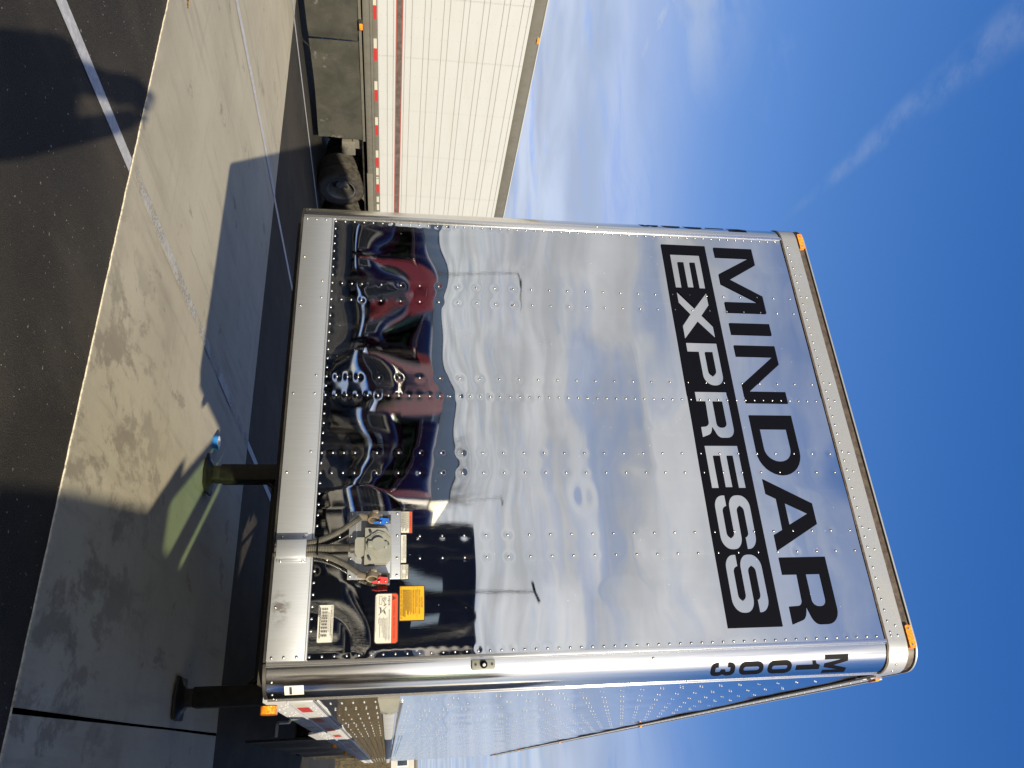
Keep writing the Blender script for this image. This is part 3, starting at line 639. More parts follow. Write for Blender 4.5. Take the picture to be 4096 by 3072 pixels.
# underside
b = MB(); b.box(-1.23, 1.23, .14, 16.1, 1.150, 1.172); b.box(-.55, -.47, 3.0, 16.0, .95, 1.10); b.box(.47, .55, 3.0, 16., .95, 1.1)
for k in range(24): b.box(-1.2, 1.2, 2.4+.55*k, 2.45+.55*k, 1.0, 1.10)
b.build("underframe", M_DARK, T, 0)
MB().box(-.75, .75, .35, 1.8, 1.135, 1.149).cyl((0, .91, 1.09), (0, 0, 1), .036, .1, 14).build("coupler_plate", M_DARK, T)
b = MB(); ys = np.linspace(5.0, 11.2, 40)
b.add([(1.235+.01*math.sin(y*3), y, z) for z in (.34, 1.1) for y in ys]+[(1.215+.01*math.sin(y*3), y, z) for z in (.34, 1.1) for y in ys], [(i, i+1, 41+i, 40+i) for i in range(39)]+[(80+i, 120+i, 121+i, 81+i) for i in range(39)]+[(i, 80+i, 81+i, 1+i) for i in range(39)]+[(0, 40, 120, 80), (39, 119, 159, 79)])
b.build("side_skirt", M_DARK, T, 180)
# landing gear
LG = []
for s in (-1, 1):
    x = s*.955
    b = MB(); b.box(x-.078, x+.078, 3.427, 3.583, .15, 1.14, .012); leg = b.build("landing_leg", M_LEG, T)
    b = MB(); b.box(x-.066, x+.066, 3.44, 3.57, .07, .16, .006); b.build("inner_leg", M_LEG, leg)
    b = MB()   # dished foot
    vs = []; n = 4
    for z, hx, hy in ((.012, .15, .125), (.018, .162, .135), (.038, .158, .132), (.062, .10, .10), (.085, .07, .07)):
        vs += [(x+a*hx, 3.505+c*hy, z+(.014 if z < .04 and abs(c) == 1 else 0)) for a, c in ((-1, -1), (0, -1.02), (1, -1), (1.02, 0), (1, 1), (0, 1.02), (-1, 1), (-1.02, 0))]
    fs = [tuple(range(8))[::-1], tuple(range(32, 40))]
    for j in range(4): fs += [(j*8+i, j*8+(i+1) % 8, (j+1)*8+(i+1) % 8, (j+1)*8+i) for i in range(8)]
    b.add(vs, fs); b.build("foot", M_LEG, leg, 40)
    MB().tube([(x-s*.02, 3.55, .62), (x-s*.15, 4.75, 1.08)], .022, 8).tube([(x-s*.06, 3.5, .55), (x-s*.55, 3.52, 1.1)], .022, 8).build("brace", M_LEG, leg)
MB().box(.84, 1.06, 3.34, 3.43, .84, 1.04, .02).build("gearbox", M_LEG, T)
MB().tube([(-.9, 3.50, .93), (.9, 3.50, .93)], .022, 10).box(-.88, .88, 3.53, 3.56, .60, .68).build("cross_shaft", M_LEG, T)
b = MB(); b.tube([(1.0, 3.42, .93), (1.16, 3.42, .93), (1.18, 3.38, .92), (1.2, 3.05, .88), (1.22, 3.02, .88), (1.30, 3.0, .88)], .012, 8); b.build("crank_handle", M_ALU, T)
for y in (12.9, 14.15): axle_pair(T, 0, y)
b = MB(); b.box(-.5, -.4, 12.2, 14.9, .75, .98); b.box(.4, .5, 12.2, 14.9, .75, .98); b.build("suspension_frame", M_DARK, T)
b = MB(); b.box(-1.2, -.5, 15.3, 15.32, .12, 1.1); b.box(.5, 1.2, 15.3, 15.32, .12, 1.1); b.build("mud_flap", M_DARK, T)

# ---- lettering
zl, zh = 3.557, 3.797
def stroke(pts, hw):
    L_, R_ = [], []; n = len(pts); V = [Vector(p) for p in pts]
    for i in range(n):
        d = (V[min(i+1, n-1)]-V[max(i-1, 0)]).normalized(); q = Vector((-d.y, d.x)); t = hw(i/(n-1), d) if callable(hw) else hw
        L_.append(tuple(V[i]+q*t)); R_.append(tuple(V[i]-q*t))
    return L_+R_[::-1]
def glyphS(x0, x1, z0, z1, tv, th):
    """wide grotesque S; tv = weight of the upright parts, th = of the level parts"""
    a, b_, c, d = x0+tv, x1-tv, z0+th, z1-th; zm = (z0+z1)/2; ro = (z1-z0)*.27; hu = th*.5
    up_o = [(x1, z1-(z1-z0)*.30)]+arc(x1-ro*1.25, z1-ro, ro*1.25, ro, 8, 90, 7)+arc(x0+ro*1.25, z1-ro, ro*1.25, ro, 90, 180, 8)
    zu = zm-hu*.9
    lo = arc(x0+ro*1.25, zu+ro*.95, ro*1.25, ro*.95, 180, 262, 7)
    iu = [(x1-ro*1.2, zm-hu*1.15)]
    # walk the outline: outer top, left bowl, spine underside, inner lower bowl, lower left terminal, outer bottom, right bowl, spine top, inner upper bowl, upper terminal
    rs = ro*.55
    out = up_o+arc(x0+ro*1.25, zm-hu+ro*.98, ro*1.25, ro*.98, 180, 265, 6)
    out += arc(x1-tv-rs, zm-hu-rs*.9, rs, rs*.9, 85, 0, 5)+arc(x1-tv-rs, z0+th+rs*.9, rs, rs*.9, 0, -90, 5)+arc(x0+tv+rs, z0+th+rs*.9, rs, rs*.9, 270, 185, 5)
    out += [(x0+tv, z0+(z1-z0)*.33), (x0, z0+(z1-z0)*.33)]
    out += arc(x0+ro*1.25, z0+ro, ro*1.25, ro, 182, 270, 7)+arc(x1-ro*1.25, z0+ro, ro*1.25, ro, 270, 360, 7)+arc(x1-ro*1.25, zm+hu-ro*.98, ro*1.25, ro*.98, 0, 85, 6)
    out += arc(x0+tv+rs, zm+hu+rs*.9, rs, rs*.9, 265, 180, 5)+arc(x0+tv+rs, z1-th-rs*.9, rs, rs*.9, 180, 90, 5)+arc(x1-tv-rs, z1-th-rs*.9, rs, rs*.9, 90, 5, 5)
    out += [(x1-tv, z1-(z1-z0)*.30)]
    return out
def glyphR(x0, x1, z0, z1, st, th, leg):
    zm = z0+(z1-z0)*.40; r = (z1-zm)*.42; rx = r*1.15
    o = [(x0, z0), (x0, z1)]+arc(x1-rx, z1-r, rx, r, 90, 0, 6)+arc(x1-rx, zm+r*.75, rx, r*.75, 0, -70, 5)
    o += arc(x1-leg*1.2, zm-.045, leg*.95, .035, 80, 8, 4)+[(x1-.003, z0), (x1-leg-.003, z0)]+arc(x1-leg-.03, zm-.05, .025, .025, 0, 85, 4)+[(x0+st, zm-.022), (x0+st, z0)]
    hr = r*.5
    h = [(x0+st, zm+th*.5), (x0+st, z1-th)]+arc(x1-st-hr, z1-th-hr, hr, hr, 90, 0, 4)+arc(x1-st-hr, zm+th*.5+hr, hr, hr, 0, -90, 4)
    return o, h
def glyphP(x0, x1, z0, z1, st, th):
    zm = z0+(z1-z0)*.36; r = (z1-zm)*.48
    o = [(x0, z0), (x0, z1)]+arc(x1-r*1.1, z1-r, r*1.1, r, 90, 0, 7)+arc(x1-r*1.1, zm+r, r*1.1, r, 0, -90, 7)+[(x0+st, zm), (x0+st, z0)]
    hr = r*.55
    h = [(x0+st, zm+th), (x0+st, z1-th)]+arc(x1-st-hr, z1-th-hr, hr, hr, 90, 0, 4)+arc(x1-st-hr, zm+th+hr, hr, hr, 0, -90, 4)
    return o, h
def glyphE(x0, x1, z0, z1, st, th):
    zm = (z0+z1)/2+.002
    return [(x0, z0), (x0, z1), (x1, z1), (x1, z1-th), (x0+st, z1-th), (x0+st, zm+th*.5), (x1-.004, zm+th*.5), (x1-.004, zm-th*.5), (x0+st, zm-th*.5), (x0+st, z0+th), (x1, z0+th), (x1, z0)]
FP = lambda x, z: (x, -.0045, z)
letters = []
letters.append([[(-1.08, zl), (-1.08, zh), (-.965, zh), (-.855, 3.618), (-.745, zh), (-.629, zh), (-.629, zl), (-.699, zl), (-.699, 3.764), (-.822, zl), (-.890, zl), (-1.010, 3.764), (-1.010, zl)]])
letters.append([[(-.559, zl), (-.559, zh), (-.484, zh), (-.484, zl)]])
letters.append([[(-.415, zl), (-.415, zh), (-.298, zh), (-.130, 3.592), (-.130, zh), (-.061, zh), (-.061, zl), (-.172, zl), (-.345, 3.768), (-.345, zl)]])
letters.append([[(.010, zl), (.010, zh)]+arc(.216, 3.677, .13, .12, 90, -90, 16), ([(.090, 3.603), (.090, 3.751)]+arc(.200, 3.677, .071, .074, 90, -90, 12))])
letters.append([[(.365, zl), (.496, zh), (.603, zh), (.734, zl), (.654, zl), (.629, 3.607), (.471, 3.607), (.445, zl)], [(.495, 3.650), (.549, 3.757), (.604, 3.650)]])
letters.append(list(glyphR(.766, 1.083, zl, zh, .083, .048, .082)))
for l, nm in zip(letters, "MINDAR"):
    MB().fill(l, FP).build("letter", M_BLACK, T, 0)
a0, a1 = 3.281, 3.460
gP = glyphP(-.426, -.163, a0, a1, .058, .036); gR = glyphR(-.126, .140, a0, a1, .058, .036, .058)
band_l = [[(-1.087, 3.2355), (-1.087, 3.505), (1.087, 3.505), (1.087, 3.2355)], glyphE(-1.019, -.786, a0, a1, .055, .037),
          [(-.764, a0), (-.650, 3.372), (-.758, a1), (-.678, a1), (-.606, 3.405), (-.534, a1), (-.456, a1), (-.562, 3.372), (-.450, a0), (-.530, a0), (-.607, 3.338), (-.684, a0)],
          gP[0], gR[0], glyphE(.184, .412, a0, a1, .055, .037), glyphS(.450, .722, a0-.002, a1+.002, .055, .037), glyphS(.748, 1.020, a0-.002, a1+.002, .055, .037)]
bb = MB().fill(band_l, FP); bb.fill([gP[1]], FP); bb.fill([gR[1]], FP); bb.build("lettering_band", M_BLACK, T, 0)
# M1003 down each rounded corner
def glyph0(x0, x1, z0, z1, tv, th):
    r = (x1-x0)*.42; ri = r*.5
    return [rrect(x0, x1, z0, z1, r, 6), rrect(x0+tv, x1-tv, z0+th, z1-th, min(ri, (x1-x0-2*tv)*.49), 5)]
def glyph3(x0, x1, z0, z1, tv, th):
    zm = (z0+z1)/2; r = (x1-x0)*.36; q = .006
    o = [(x0, z1-.036)]+arc(x0+r, z1-r, r, r, 175, 90, 5)+arc(x1-r, z1-r, r, r, 90, 0, 5)+[(x1, zm+.018), (x1-.010, zm+.002), (x1, zm-.014)]+arc(x1-r, z0+r, r, r, 0, -90, 5)+arc(x0+r, z0+r, r, r, 270, 185, 5)+[(x0, z0+.036), (x0+tv, z0+.036)]
    o += arc(x0+tv+q, z0+th+q, q, q, 180, 270, 3)+arc(x1-tv-q, z0+th+q, q, q, 270, 360, 3)+[(x1-tv, zm-.014), (x0+.035, zm-.008), (x0+.035, zm+.010), (x1-tv, zm+.016)]+arc(x1-tv-q, z1-th-q, q, q, 0, 90, 3)+arc(x0+tv+q, z1-th-q, q, q, 90, 180, 3)+[(x0+tv, z1-.036)]
    return [o]
def bend(loops, s, th0):
    bm = bmesh.new(); fl = [p for l in loops for p in l]; vv = [bm.verts.new((p[0], 0, p[1])) for p in fl]
    for t in tessellate_polygon([[Vector((p[0], p[1], 0)) for p in l] for l in loops]):
        try: bm.faces.new([vv[i] for i in t])
        except ValueError: pass
    for k in range(1, 14): bmesh.ops.bisect_plane(bm, geom=bm.verts[:]+bm.edges[:]+bm.faces[:], plane_co=(.01*k-.005, 0, 0), plane_no=(1, 0, 0))
    for q in bm.verts:
        a = th0+q.co.x/RC
        if s < 0: a = -(R(90)-a)            # left corner reads left to right too
        q.co = Vector((s*HW+(RC+.0012)*math.sin(a), RC-(RC+.0012)*math.cos(a), q.co.z))
    b = MB(); b.bm(bm); bm.free(); return b
for s in (-1, 1):
    wL = .104; t0 = R(23) if s > 0 else R(20)
    gl = [[[(0, 3.690), (0, 3.806), (.032, 3.806), (.052, 3.735), (.072, 3.806), (wL, 3.806), (wL, 3.690), (wL-.022, 3.690), (wL-.022, 3.775), (.062, 3.690), (.042, 3.690), (.022, 3.775), (.022, 3.690)]],
          [[(.045, 3.552), (.045, 3.632), (.024, 3.628), (.024, 3.645), (.040, 3.650), (.048, 3.668), (.072, 3.668), (.072, 3.552)]],
          glyph0(.016, .090, 3.413, 3.529, .026, .020), glyph0(.016, .090, 3.275, 3.391, .026, .020), glyph3(.016, .090, 3.138, 3.254, .024, .022)]
    for l in gl: bend(l, s, t0).build("letter", M_BLACK, T, 60)

# ---- hoses, plug box and labels on the front
PLT = MB().box(.519, .827, -.0105, -.003, 1.515, 1.7455, .001).box(.519, .827, -.0125, -.0105, 1.545, 1.551).box(.519, .827, -.0125, -.0105, 1.702, 1.707).build("connector_plate", M_BRUSH, T)
for x in (.531, .634, .736, .8135):
    for z in (1.526, 1.7305): link("rivet", RV, PLT, (x, -.0105, z))
BX = MB()
BX.prism([(.610, 1.588), (.613, 1.677), (.642, 1.703), (.742, 1.705), (.770, 1.683), (.772, 1.588)], 1, -.058, -.0105)
BX.prism([(.652, 1.553), (.652, 1.59), (.733, 1.59), (.733, 1.553), (.722, 1.545), (.663, 1.545)], 1, -.052, -.012)
bx = BX.build("plug_box", M_BOX, T)
hexo = [(.626, 1.645), (.636, 1.676), (.662, 1.702), (.724, 1.703), (.752, 1.685), (.752, 1.645), (.715, 1.595), (.662, 1.592)]
MB().prism(hexo, 1, -.066, -.058).build("lid_plate", M_BOX, bx)
cx, cz = .690, 1.648
MB().prism([(cx+(p[0]-cx)*.86, cz+(p[1]-cz)*.86) for p in hexo], 1, -.069, -.066).prism([(cx+.029*math.cos(a*math.pi/10), cz+.029*math.sin(a*math.pi/10)) for a in range(20)], 1, -.084, -.069).box(cx-.014, cx+.014, -.083, -.069, cz-.046, cz-.02, .003).box(cx-.012, cx+.02, -.079, -.069, cz+.027, cz+.040, .002).build("socket_cover", M_BOX, bx)
b = MB(); 
for x, z in ((.690, 1.690), (.690, 1.603), (.640, 1.616), (.756, 1.612)): b.cyl((x, -.072, z), (0, 1, 0), .0065, .012, 8)
b.build("bolt", M_RIVET, bx)
CL = MB().box(.657, .737, -.055, -.016, 1.209, 1.337, .004).box(.737, .752, -.0195, -.0165, 1.209, 1.337, .001).box(.622, .657, -.0195, -.0165, 1.209, 1.337, .001).build("hose_clamp_cover", M_BRUSH, T)
for x in (.636, .745):
    for z in (1.226, 1.322): link("rivet", RV, CL, (x, -.0195, z))
def bez(P, n=40):
    out = []
    for i in range(n+1):
        t = i/n; q = [Vector(p) for p in P]
        while len(q) > 1: q = [q[k].lerp(q[k+1], t) for k in range(len(q)-1)]
        out.append(q[0])
    return out
for P_, r in (([(.676, -.032, 1.20), (.674, -.032, 1.36), (.672, -.045, 1.42), (.61, -.062, 1.50), (.560, -.05, 1.565)], .0135), ([(.695, -.033, 1.20), (.694, -.033, 1.36), (.694, -.052, 1.44), (.694, -.034, 1.50), (.694, -.03, 1.545)], .0175), ([(.717, -.032, 1.20), (.716, -.032, 1.37), (.712, -.042, 1.42), (.765, -.062, 1.50), (.812, -.05, 1.565)], .0135)):
    pts = bez(P_, 150); MB().tube(pts, [r*(1.0 if i % 3 else .84) for i in range(151)], 10).build("conduit", M_HOSE, T, 20)
MB().tube([(.653+.0016*i*1., -.062+.0, 1.386) for i in range(50)], .003, 6).build("cable_tie", M_BLACK, T)
MB().cyl((.694, -.033, 1.535), (0, 0, 1), .023, .02, 14).build("conduit_collar", M_DARK, T)
def gladhand(x, tagmat):
    g = MB(); c = (x, -.06, 1.625)
    g.lathe([(.018, -.012), (.027, -.012), (.029, 0), (.027, .014), (.018, .014)], c, (.9, -.35, 0), 20, closed=True)
    g.box(x-.022, x+.004, -.075, -.011, 1.600, 1.622, .004); g.box(x-.016, x+.012, -.068, -.035, 1.646, 1.664, .004); g.box(x-.03, x-.014, -.082, -.045, 1.618, 1.645, .004)
    g.tube([(x-.012, -.05, 1.565), (x-.006, -.055, 1.585), (x, -.058, 1.60)], [.014, .013, .012], 10)
    o = g.build("gladhand", M_BRASS, T)
    MB().prism([(x-.014, 1.650), (x-.012, 1.70), (x+.014, 1.70), (x+.014, 1.660), (x+.006, 1.645)], 1, -.064, -.011).build("bracket", M_DARK, o)
    t = MB(); t.prism([(x+.006, 1.655), (x+.010, 1.692), (x+.034, 1.690), (x+.036, 1.652), (x+.022, 1.644)], 1, -.079, -.073); t.prism([(x+.024, 1.664), (x+.036, 1.655), (x+.034, 1.632), (x+.030, 1.622), (x+.026, 1.635)], 1, -.088, -.079)
    tg = t.build("colour_tag", tagmat, o)
    MB().dome((x+.026, -.079, 1.682), (0, -1, 0), .0045, .004).dome((x+.030, -.088, 1.654), (0, -1, 0), .0045, .004).build("screw", M_RIVET, o)
gladhand(.565, M_BLUE); gladhand(.828, M_RED)

def decal(name, x0, x1, z0, z1, base, rad, items, y=-.0052, border=None):
    """label: flat base, then printed shapes a hair in front of it. items: ('t', text, x, z, width, height, mat), ('r', x0, x1, z0, z1, mat), ('p', pts, mat)"""
    b = MB(); mats = [base]
    def mi(m):
        if m not in mats: mats.append(m)
        return mats.index(m)
    if border:
        b.cur = mi(border); b.fill([rrect(x0-.0035, x1+.0035, z0-.0035, z1+.0035, rad+.0035)], lambda x, z: (x, y+.0006, z))
    b.cur = 0; b.fill([rrect(x0, x1, z0, z1, max(rad, .0005))], lambda x, z: (x, y, z))
    k = 0
    for it in items:
        k += 1; yy = y-.0004-.00004*k; b.cur = mi(it[-1])
        if it[0] == 't':
            v, f = text2d(it[1], 1.0); w_ = max(p[0] for p in v)-min(p[0] for p in v); h_ = .70; mx = min(p[0] for p in v)
            b.add([(it[2]+(p[0]-mx)/w_*it[4], yy, it[3]+p[1]/h_*it[5]) for p in v], f)
        elif it[0] == 'r': b.fill([[(it[1], it[3]), (it[1], it[4]), (it[2], it[4]), (it[2], it[3])]], lambda x, z: (x, yy, z))
        elif it[0] == 'p': b.fill([it[1]], lambda x, z: (x, yy, z))
    return b.build(name, mats, T, 0)
def lines(x0, x1, z_top, n, pitch, th, m):
    out = []
    for i in range(n):
        x = x0; e = x1-random.uniform(0, .25)*(x1-x0)
        while x < e:
            l = random.uniform(.004, .011); out.append(('r', x, min(x+l, e), z_top-i*pitch-th, z_top-i*pitch, m)); x += l+.002
    return out
sx0, sx1, sz0, sz1 = .893, 1.100, 1.641, 1.736
it = [('p', arc(sx1-.011, sz1-.011, .011, .011, 0, 90, 5)+arc(sx0+.011, sz1-.011, .011, .011, 90, 180, 5)+[(sx0, 1.711), (sx1, 1.711)], M_ORG), ('r', sx0, sx1, 1.7102, 1.7114, M_INK),
      ('p', [(sx0+.008, 1.7135), (sx0+.029, 1.7135), (sx0+.0185, 1.7315)], M_INK), ('t', "!", sx0+.0172, 1.7155, .0026, .010, M_ORG),
      ('t', "CLEANING INSTRUCTIONS", sx0+.034, 1.7165, .155, .0095, M_INK), ('t', "sapa:", sx0+.008, 1.6965, .046, .0115, M_INK), ('t', "SAPA EXTRUSIONS NORTH AMERICA RECOMMENDS", sx0+.066, 1.6985, .13, .0042, M_INK)]
tx = sx0+.098
for i, s_ in enumerate(("1) DO NOT CLEAN WITH PRODUCTS THAT INCLUDE", "ACID, ALKALI, CHLORIDE, OR OTHER CORROSIVE", "CHEMICALS. PERMANENT DAMAGE MAY OCCUR.", "2) WASH WITH CLEAN, WARM WATER AND MILD", "DETERGENT PER MANUFACTURERS", "RECOMMENDATION.", "3) RINSE WITH CLEAN, WARM WATER AND DRY", "THOROUGHLY.")):
    it.append(('t', s_, tx+(0 if s_[1] == ')' else .006), 1.6905-i*.0052, .0022*len(s_), .0033, M_INK))
it += lines(sx0+.012, sx1-.006, 1.6455, 1, .004, .0012, M_GRY)
q = sx0+.010      # little picture: trailer, hose and brush, and a crossed-out brush
def rect_line(x0, x1, z0, z1, t): return [('r', x0, x1, z0, z0+t, M_INK), ('r', x0, x1, z1-t, z1, M_INK), ('r', x0, x0+t, z0, z1, M_INK), ('r', x1-t, x1, z0, z1, M_INK)]
it += rect_line(q, q+.036, 1.657, 1.669, .0009)
for cx_, cz_ in ((q+.014, 1.674), (q+.008, 1.679), (q+.018, 1.681), (q+.011, 1.684)): it += [('p', stroke([(cx_+.0042*math.cos(a*.628), cz_+.0042*math.sin(a*.628)) for a in range(11)], .0004), M_INK)]
it += [('p', stroke([(q+.018, 1.674), (q+.040, 1.684)], .0022), M_GRY), ('p', stroke([(q+.034, 1.688), (q+.042, 1.676)], .0011), M_INK), ('p', stroke([(q+.046, 1.655), (q+.082, 1.688)], .0006), M_INK), ('p', stroke([(q+.046, 1.688), (q+.082, 1.655)], .0006), M_INK), ('r', q+.049, q+.072, 1.662, 1.666, M_INK), ('p', stroke([(q+.060, 1.677), (q+.074, 1.684)], .0022), M_INK)]
decal("cleaning_label", sx0, sx1, sz0, sz1, M_WHT, .011, it, -.0055, M_INK)
cx0, cx1, cz0, cz1 = .863, 1.008, 1.746, 1.850
it = [('t', "CAUTION", .909, 1.8385, .046, .0075, M_INK), ('r', .909, .955, 1.8368, 1.8376, M_INK), ('t', "BEFORE TOWING THIS TRAILER", .878, 1.8285, .105, .0052, M_INK), ('r', .878, .983, 1.8272, 1.8279, M_INK),
      ('t', "1.  MAKE A VISUAL CHECK", .866, 1.8185, .088, .0052, M_INK), ('r', .879, .954, 1.8172, 1.8179, M_INK), ('t', "TO INSURE THAT", .957, 1.8185, .036, .003, M_INK), ('t', "2.  MAKE SURE YOU ARE COUPLED", .866, 1.8035, .118, .0052, M_INK), ('r', .879, .984, 1.8022, 1.8029, M_INK),
      ('t', "3.  MAKE SURE LEGS ARE CRANKED UP", .866, 1.7485, .136, .0056, M_INK)]
it += lines(.879, .996, 1.8145, 1, .004, .0018, M_INK)+lines(.879, .998, 1.7985, 9, .0047, .0018, M_INK)
decal("caution_label", cx0, cx1, cz0, cz1, M_YEL, .001, it, -.0052, M_INK)
decal("warning_label", .521, .620, 1.7475, 1.796, M_WHT, .001, [('r', .521, .620, 1.784, 1.796, M_ORG), ('r', .521, .620, 1.7835, 1.7842, M_INK), ('t', "WARNING", .552, 1.7865, .046, .0068, M_INK), ('p', [(.543, 1.7865), (.550, 1.7865), (.5465, 1.7935)], M_INK)]+lines(.525, .616, 1.7815, 8, .0042, .0018, M_INK), -.0048, M_INK)
decal("brake_label", .630, .757, 1.7475, 1.771, M_WHT, .001, [('t', "THIS TRAILER IS ABS EQUIPPED AND", .636, 1.7655, .102, .0036, M_INK), ('t', "REQUIRES CONTINUOUS ELECTRICAL", .636, 1.7605, .100, .0036, M_INK), ('t', "POWER TO THE AUXILIARY BLUE CIRCUIT", .636, 1.7555, .112, .0036, M_INK)]+lines(.68, .75, 1.7525, 1, .004, .0015, M_GRY), -.0048)
decal("patent_label", .766, .830, 1.7475, 1.780, M_WHT, .001, [('r', .766, .830, 1.7692, 1.7700, M_INK), ('r', .766, .830, 1.7535, 1.7543, M_INK), ('t', "UTILITY TRAILER MFG CO", .768, 1.7492, .058, .003, M_INK)]+lines(.768, .828, 1.7782, 2, .0042, .002, M_INK)+[('t', s_, x_, z_, .020, .0028, M_INK) for x_, z_, s_ in ((.769, 1.7655, "5,000,000"), (.769, 1.7605, "6,000,000"), (.769, 1.7555, "6,000,000"), (.804, 1.7655, "5,000,000"), (.804, 1.7605, "6,000,000"), (.804, 1.7555, "6,101,000"))], -.0048, M_INK)
it = [('t', "MFD BY UTILITY TRAILER MANUFACTURING CO", .937, 1.4575, .148, .0048, M_INK), ('t', "VEH ID", .937, 1.4525, .014, .0035, M_INK)]+lines(.955, 1.085, 1.4555, 1, .004, .003, M_INK)+lines(.965, 1.07, 1.449, 2, .0045, .002, M_GRY)
for gx in (.947, .962, .975, .986, .999, 1.012, 1.026, 1.041, 1.058): it += [('r', gx, gx+.009, 1.438-.0033*i, 1.4402-.0033*i, M_GRY if (i+int(gx*900)) % 3 else M_INK) for i in range(8)]
it += lines(.948, 1.075, 1.4115, 1, .004, .0035, M_INK)+lines(.94, .985, 1.4065, 2, .0035, .002, M_INK)
decal("maker_label", .934, 1.089, 1.400, 1.464, M_WHT, .005, it, -.0048)
# white sticker (its code square is left out) and the small clear lamp, on the right corner
def bend_box(name, s, th0, th1, z0, z1, off, m, parent):
    n = 8; b = MB(); vs = []
    for o_ in (0., off):
        for i in range(n+1):
            a = R(th0+(th1-th0)*i/n); d = (s*(HW+(RC+o_)*math.sin(a)), RC-(RC+o_)*math.cos(a)); vs += [(*d, z0), (*d, z1)]
    k = 2*(n+1); fs = []
    for i in range(n):
        a = 2*i; fs += [(k+a, k+a+2, k+a+3, k+a+1), (a, k+a, k+a+1, a+1) if i == 0 else (a+2, a+3, k+a+3, k+a+2), (a+1, k+a+1, k+a+3, a+3), (a, a+2, k+a+2, k+a)]
    b.add(vs, fs); return b.build(name, m, parent, 40)
st = bend_box("sticker", 1, 41, 64, 1.276, 1.354, .0012, M_WHT, T)
bend_box("print_block", 1, 43.5, 62, 1.296, 1.3065, .0017, M_INK, st)
bend_box("print_line", 1, 45, 61, 1.313, 1.3145, .0016, M_GRY, st)
ML = MB().box(1.182, 1.222, -.019, .012, 2.052, 2.152, .004).build("clear_marker_lamp", M_BOX, T); ML.rotation_euler = (0, 0, 0)
MB().lathe([(.0155, 0), (.0155, .006), (.011, .012), (.004, .015), (.0005, .0155)], (1.203, -.019, 2.103), (.25, -1, 0), 18).build("lens_housing", M_BLACK, ML)
MB().dome((1.205, -.029, 2.103), (.3, -.95, 0), .008, .008, 12).build("lens", M_CLEAR, ML)
MB().cyl((1.203, -.019, 2.068), (0, 1, 0), .005, .004, 10).cyl((1.203, -.019, 2.139), (0, 1, 0), .005, .004, 10).build("screw", M_INK, ML)

# ------------------------------------------------------------------ the white trailer at the left
WX = -9.65; WT = thing("semi_trailer", "white ribbed semi trailer with a brown and red stripe and scuffed grey side skirt", "trailer", (WX-1.295, 0, 0))
wx = 1.295          # its near side in its own space
gz = [1.49, 1.595, 1.64, 1.75, 1.79, 1.898, 2.108, 2.206, 2.42, 2.52, 2.745, 2.84, 3.067, 3.167, 3.397, 3.497, 3.716, 3.83]
def wpanel(y0, y1):
    prof = [(0, 1.33)]
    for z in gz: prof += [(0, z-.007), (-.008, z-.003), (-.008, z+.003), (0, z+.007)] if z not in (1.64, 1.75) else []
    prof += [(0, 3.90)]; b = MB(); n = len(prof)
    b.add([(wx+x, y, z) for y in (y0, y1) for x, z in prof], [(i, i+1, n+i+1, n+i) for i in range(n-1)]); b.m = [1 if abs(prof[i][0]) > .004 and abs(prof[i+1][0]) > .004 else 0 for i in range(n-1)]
    return b
ymin, ymax = -3.0, 13.3; k = 0
y = 6.05-1.21*7
while y < 13.3:
    p = wpanel(y+.0015, min(y+1.2085, 13.3)).build("side_panel", [M_WPAINT, M_GROOVE], WT, 20)
    b = MB(); b.box(wx-.002, wx+.002, y, min(y+1.21, 13.3), 1.648, 1.742); b.build("stripe", M_STRIPE, p)
    b = MB(); b.box(wx-.002, wx+.0025, y, min(y+1.21, 13.3), 1.636, 1.650); b.box(wx-.002, wx+.0025, y, min(y+1.21, 13.3), 1.741, 1.755); b.build("stripe_edge", M_STRR, p)
    if y > 4:
        b = MB()
        for i in range(52): b.dome((wx, y+.016, 1.36+.0485*i), (1, 0, 0), .0062, .005, 6)
        for yy in (.40, .80):
            for i in range(25): b.dome((wx, y+yy, 1.38+.1016*i), (1, 0, 0), .0066, .005, 6)
        for i in range(40): b.dome((wx, y+.03*i, 1.352), (1, 0, 0), .005, .004, 6)
        b.build("rivets", M_GROOVE, p, 60, kind='stuff')
    y += 1.21
b = MB(); b.box(wx-.03, wx+.012, ymin, 9.05, 1.09, 1.195, .003); b.box(wx-.03, wx+.004, ymin, 13.3, 1.195, 1.245, .003); b.box(wx-.03, wx+.016, ymin, 13.3, 1.207, 1.215); b.box(wx-.03, wx+.010, ymin, 13.3, 1.245, 1.335, .003); b.box(wx-.03, wx+.022, 9.055, 13.3, 1.075, 1.195, .003)
br = b.build("bottom_rail", M_RAILG, WT)
b = MB()
for k in range(80):
    for dz in (0, .03):
        for dy in (0, .035): b.dome((wx+.012, ymin+6.5+.2*k*.61+dy, 1.125+dz), (1, 0, 0), .006, .004, 6)
b.build("rivets", M_RAILG, br, 60, kind='stuff')
for y0 in (4.45, 5.0, 5.84, 6.75, 7.61, 8.49):
    MB().box(wx+.0101, wx+.0108, y0+.07, y0+.33, 1.262, 1.316).build("reflective_tape", M_TR, br); MB().box(wx+.0101, wx+.0108, y0-.13, y0+.068, 1.262, 1.316).build("reflective_tape", M_TW, br)
for y0, y1, m in ((8.86, 9.08, M_TW), (9.13, 9.17, M_TW), (9.36, 9.62, M_TR), (9.19, 9.355, M_TW), (9.75, 9.93, M_TW), (10.0, 10.2, M_TW), (10.3, 10.6, M_TR)): MB().box(wx+.0101, wx+.0108, y0, y1, 1.262, 1.316).build("reflective_tape", m, br)
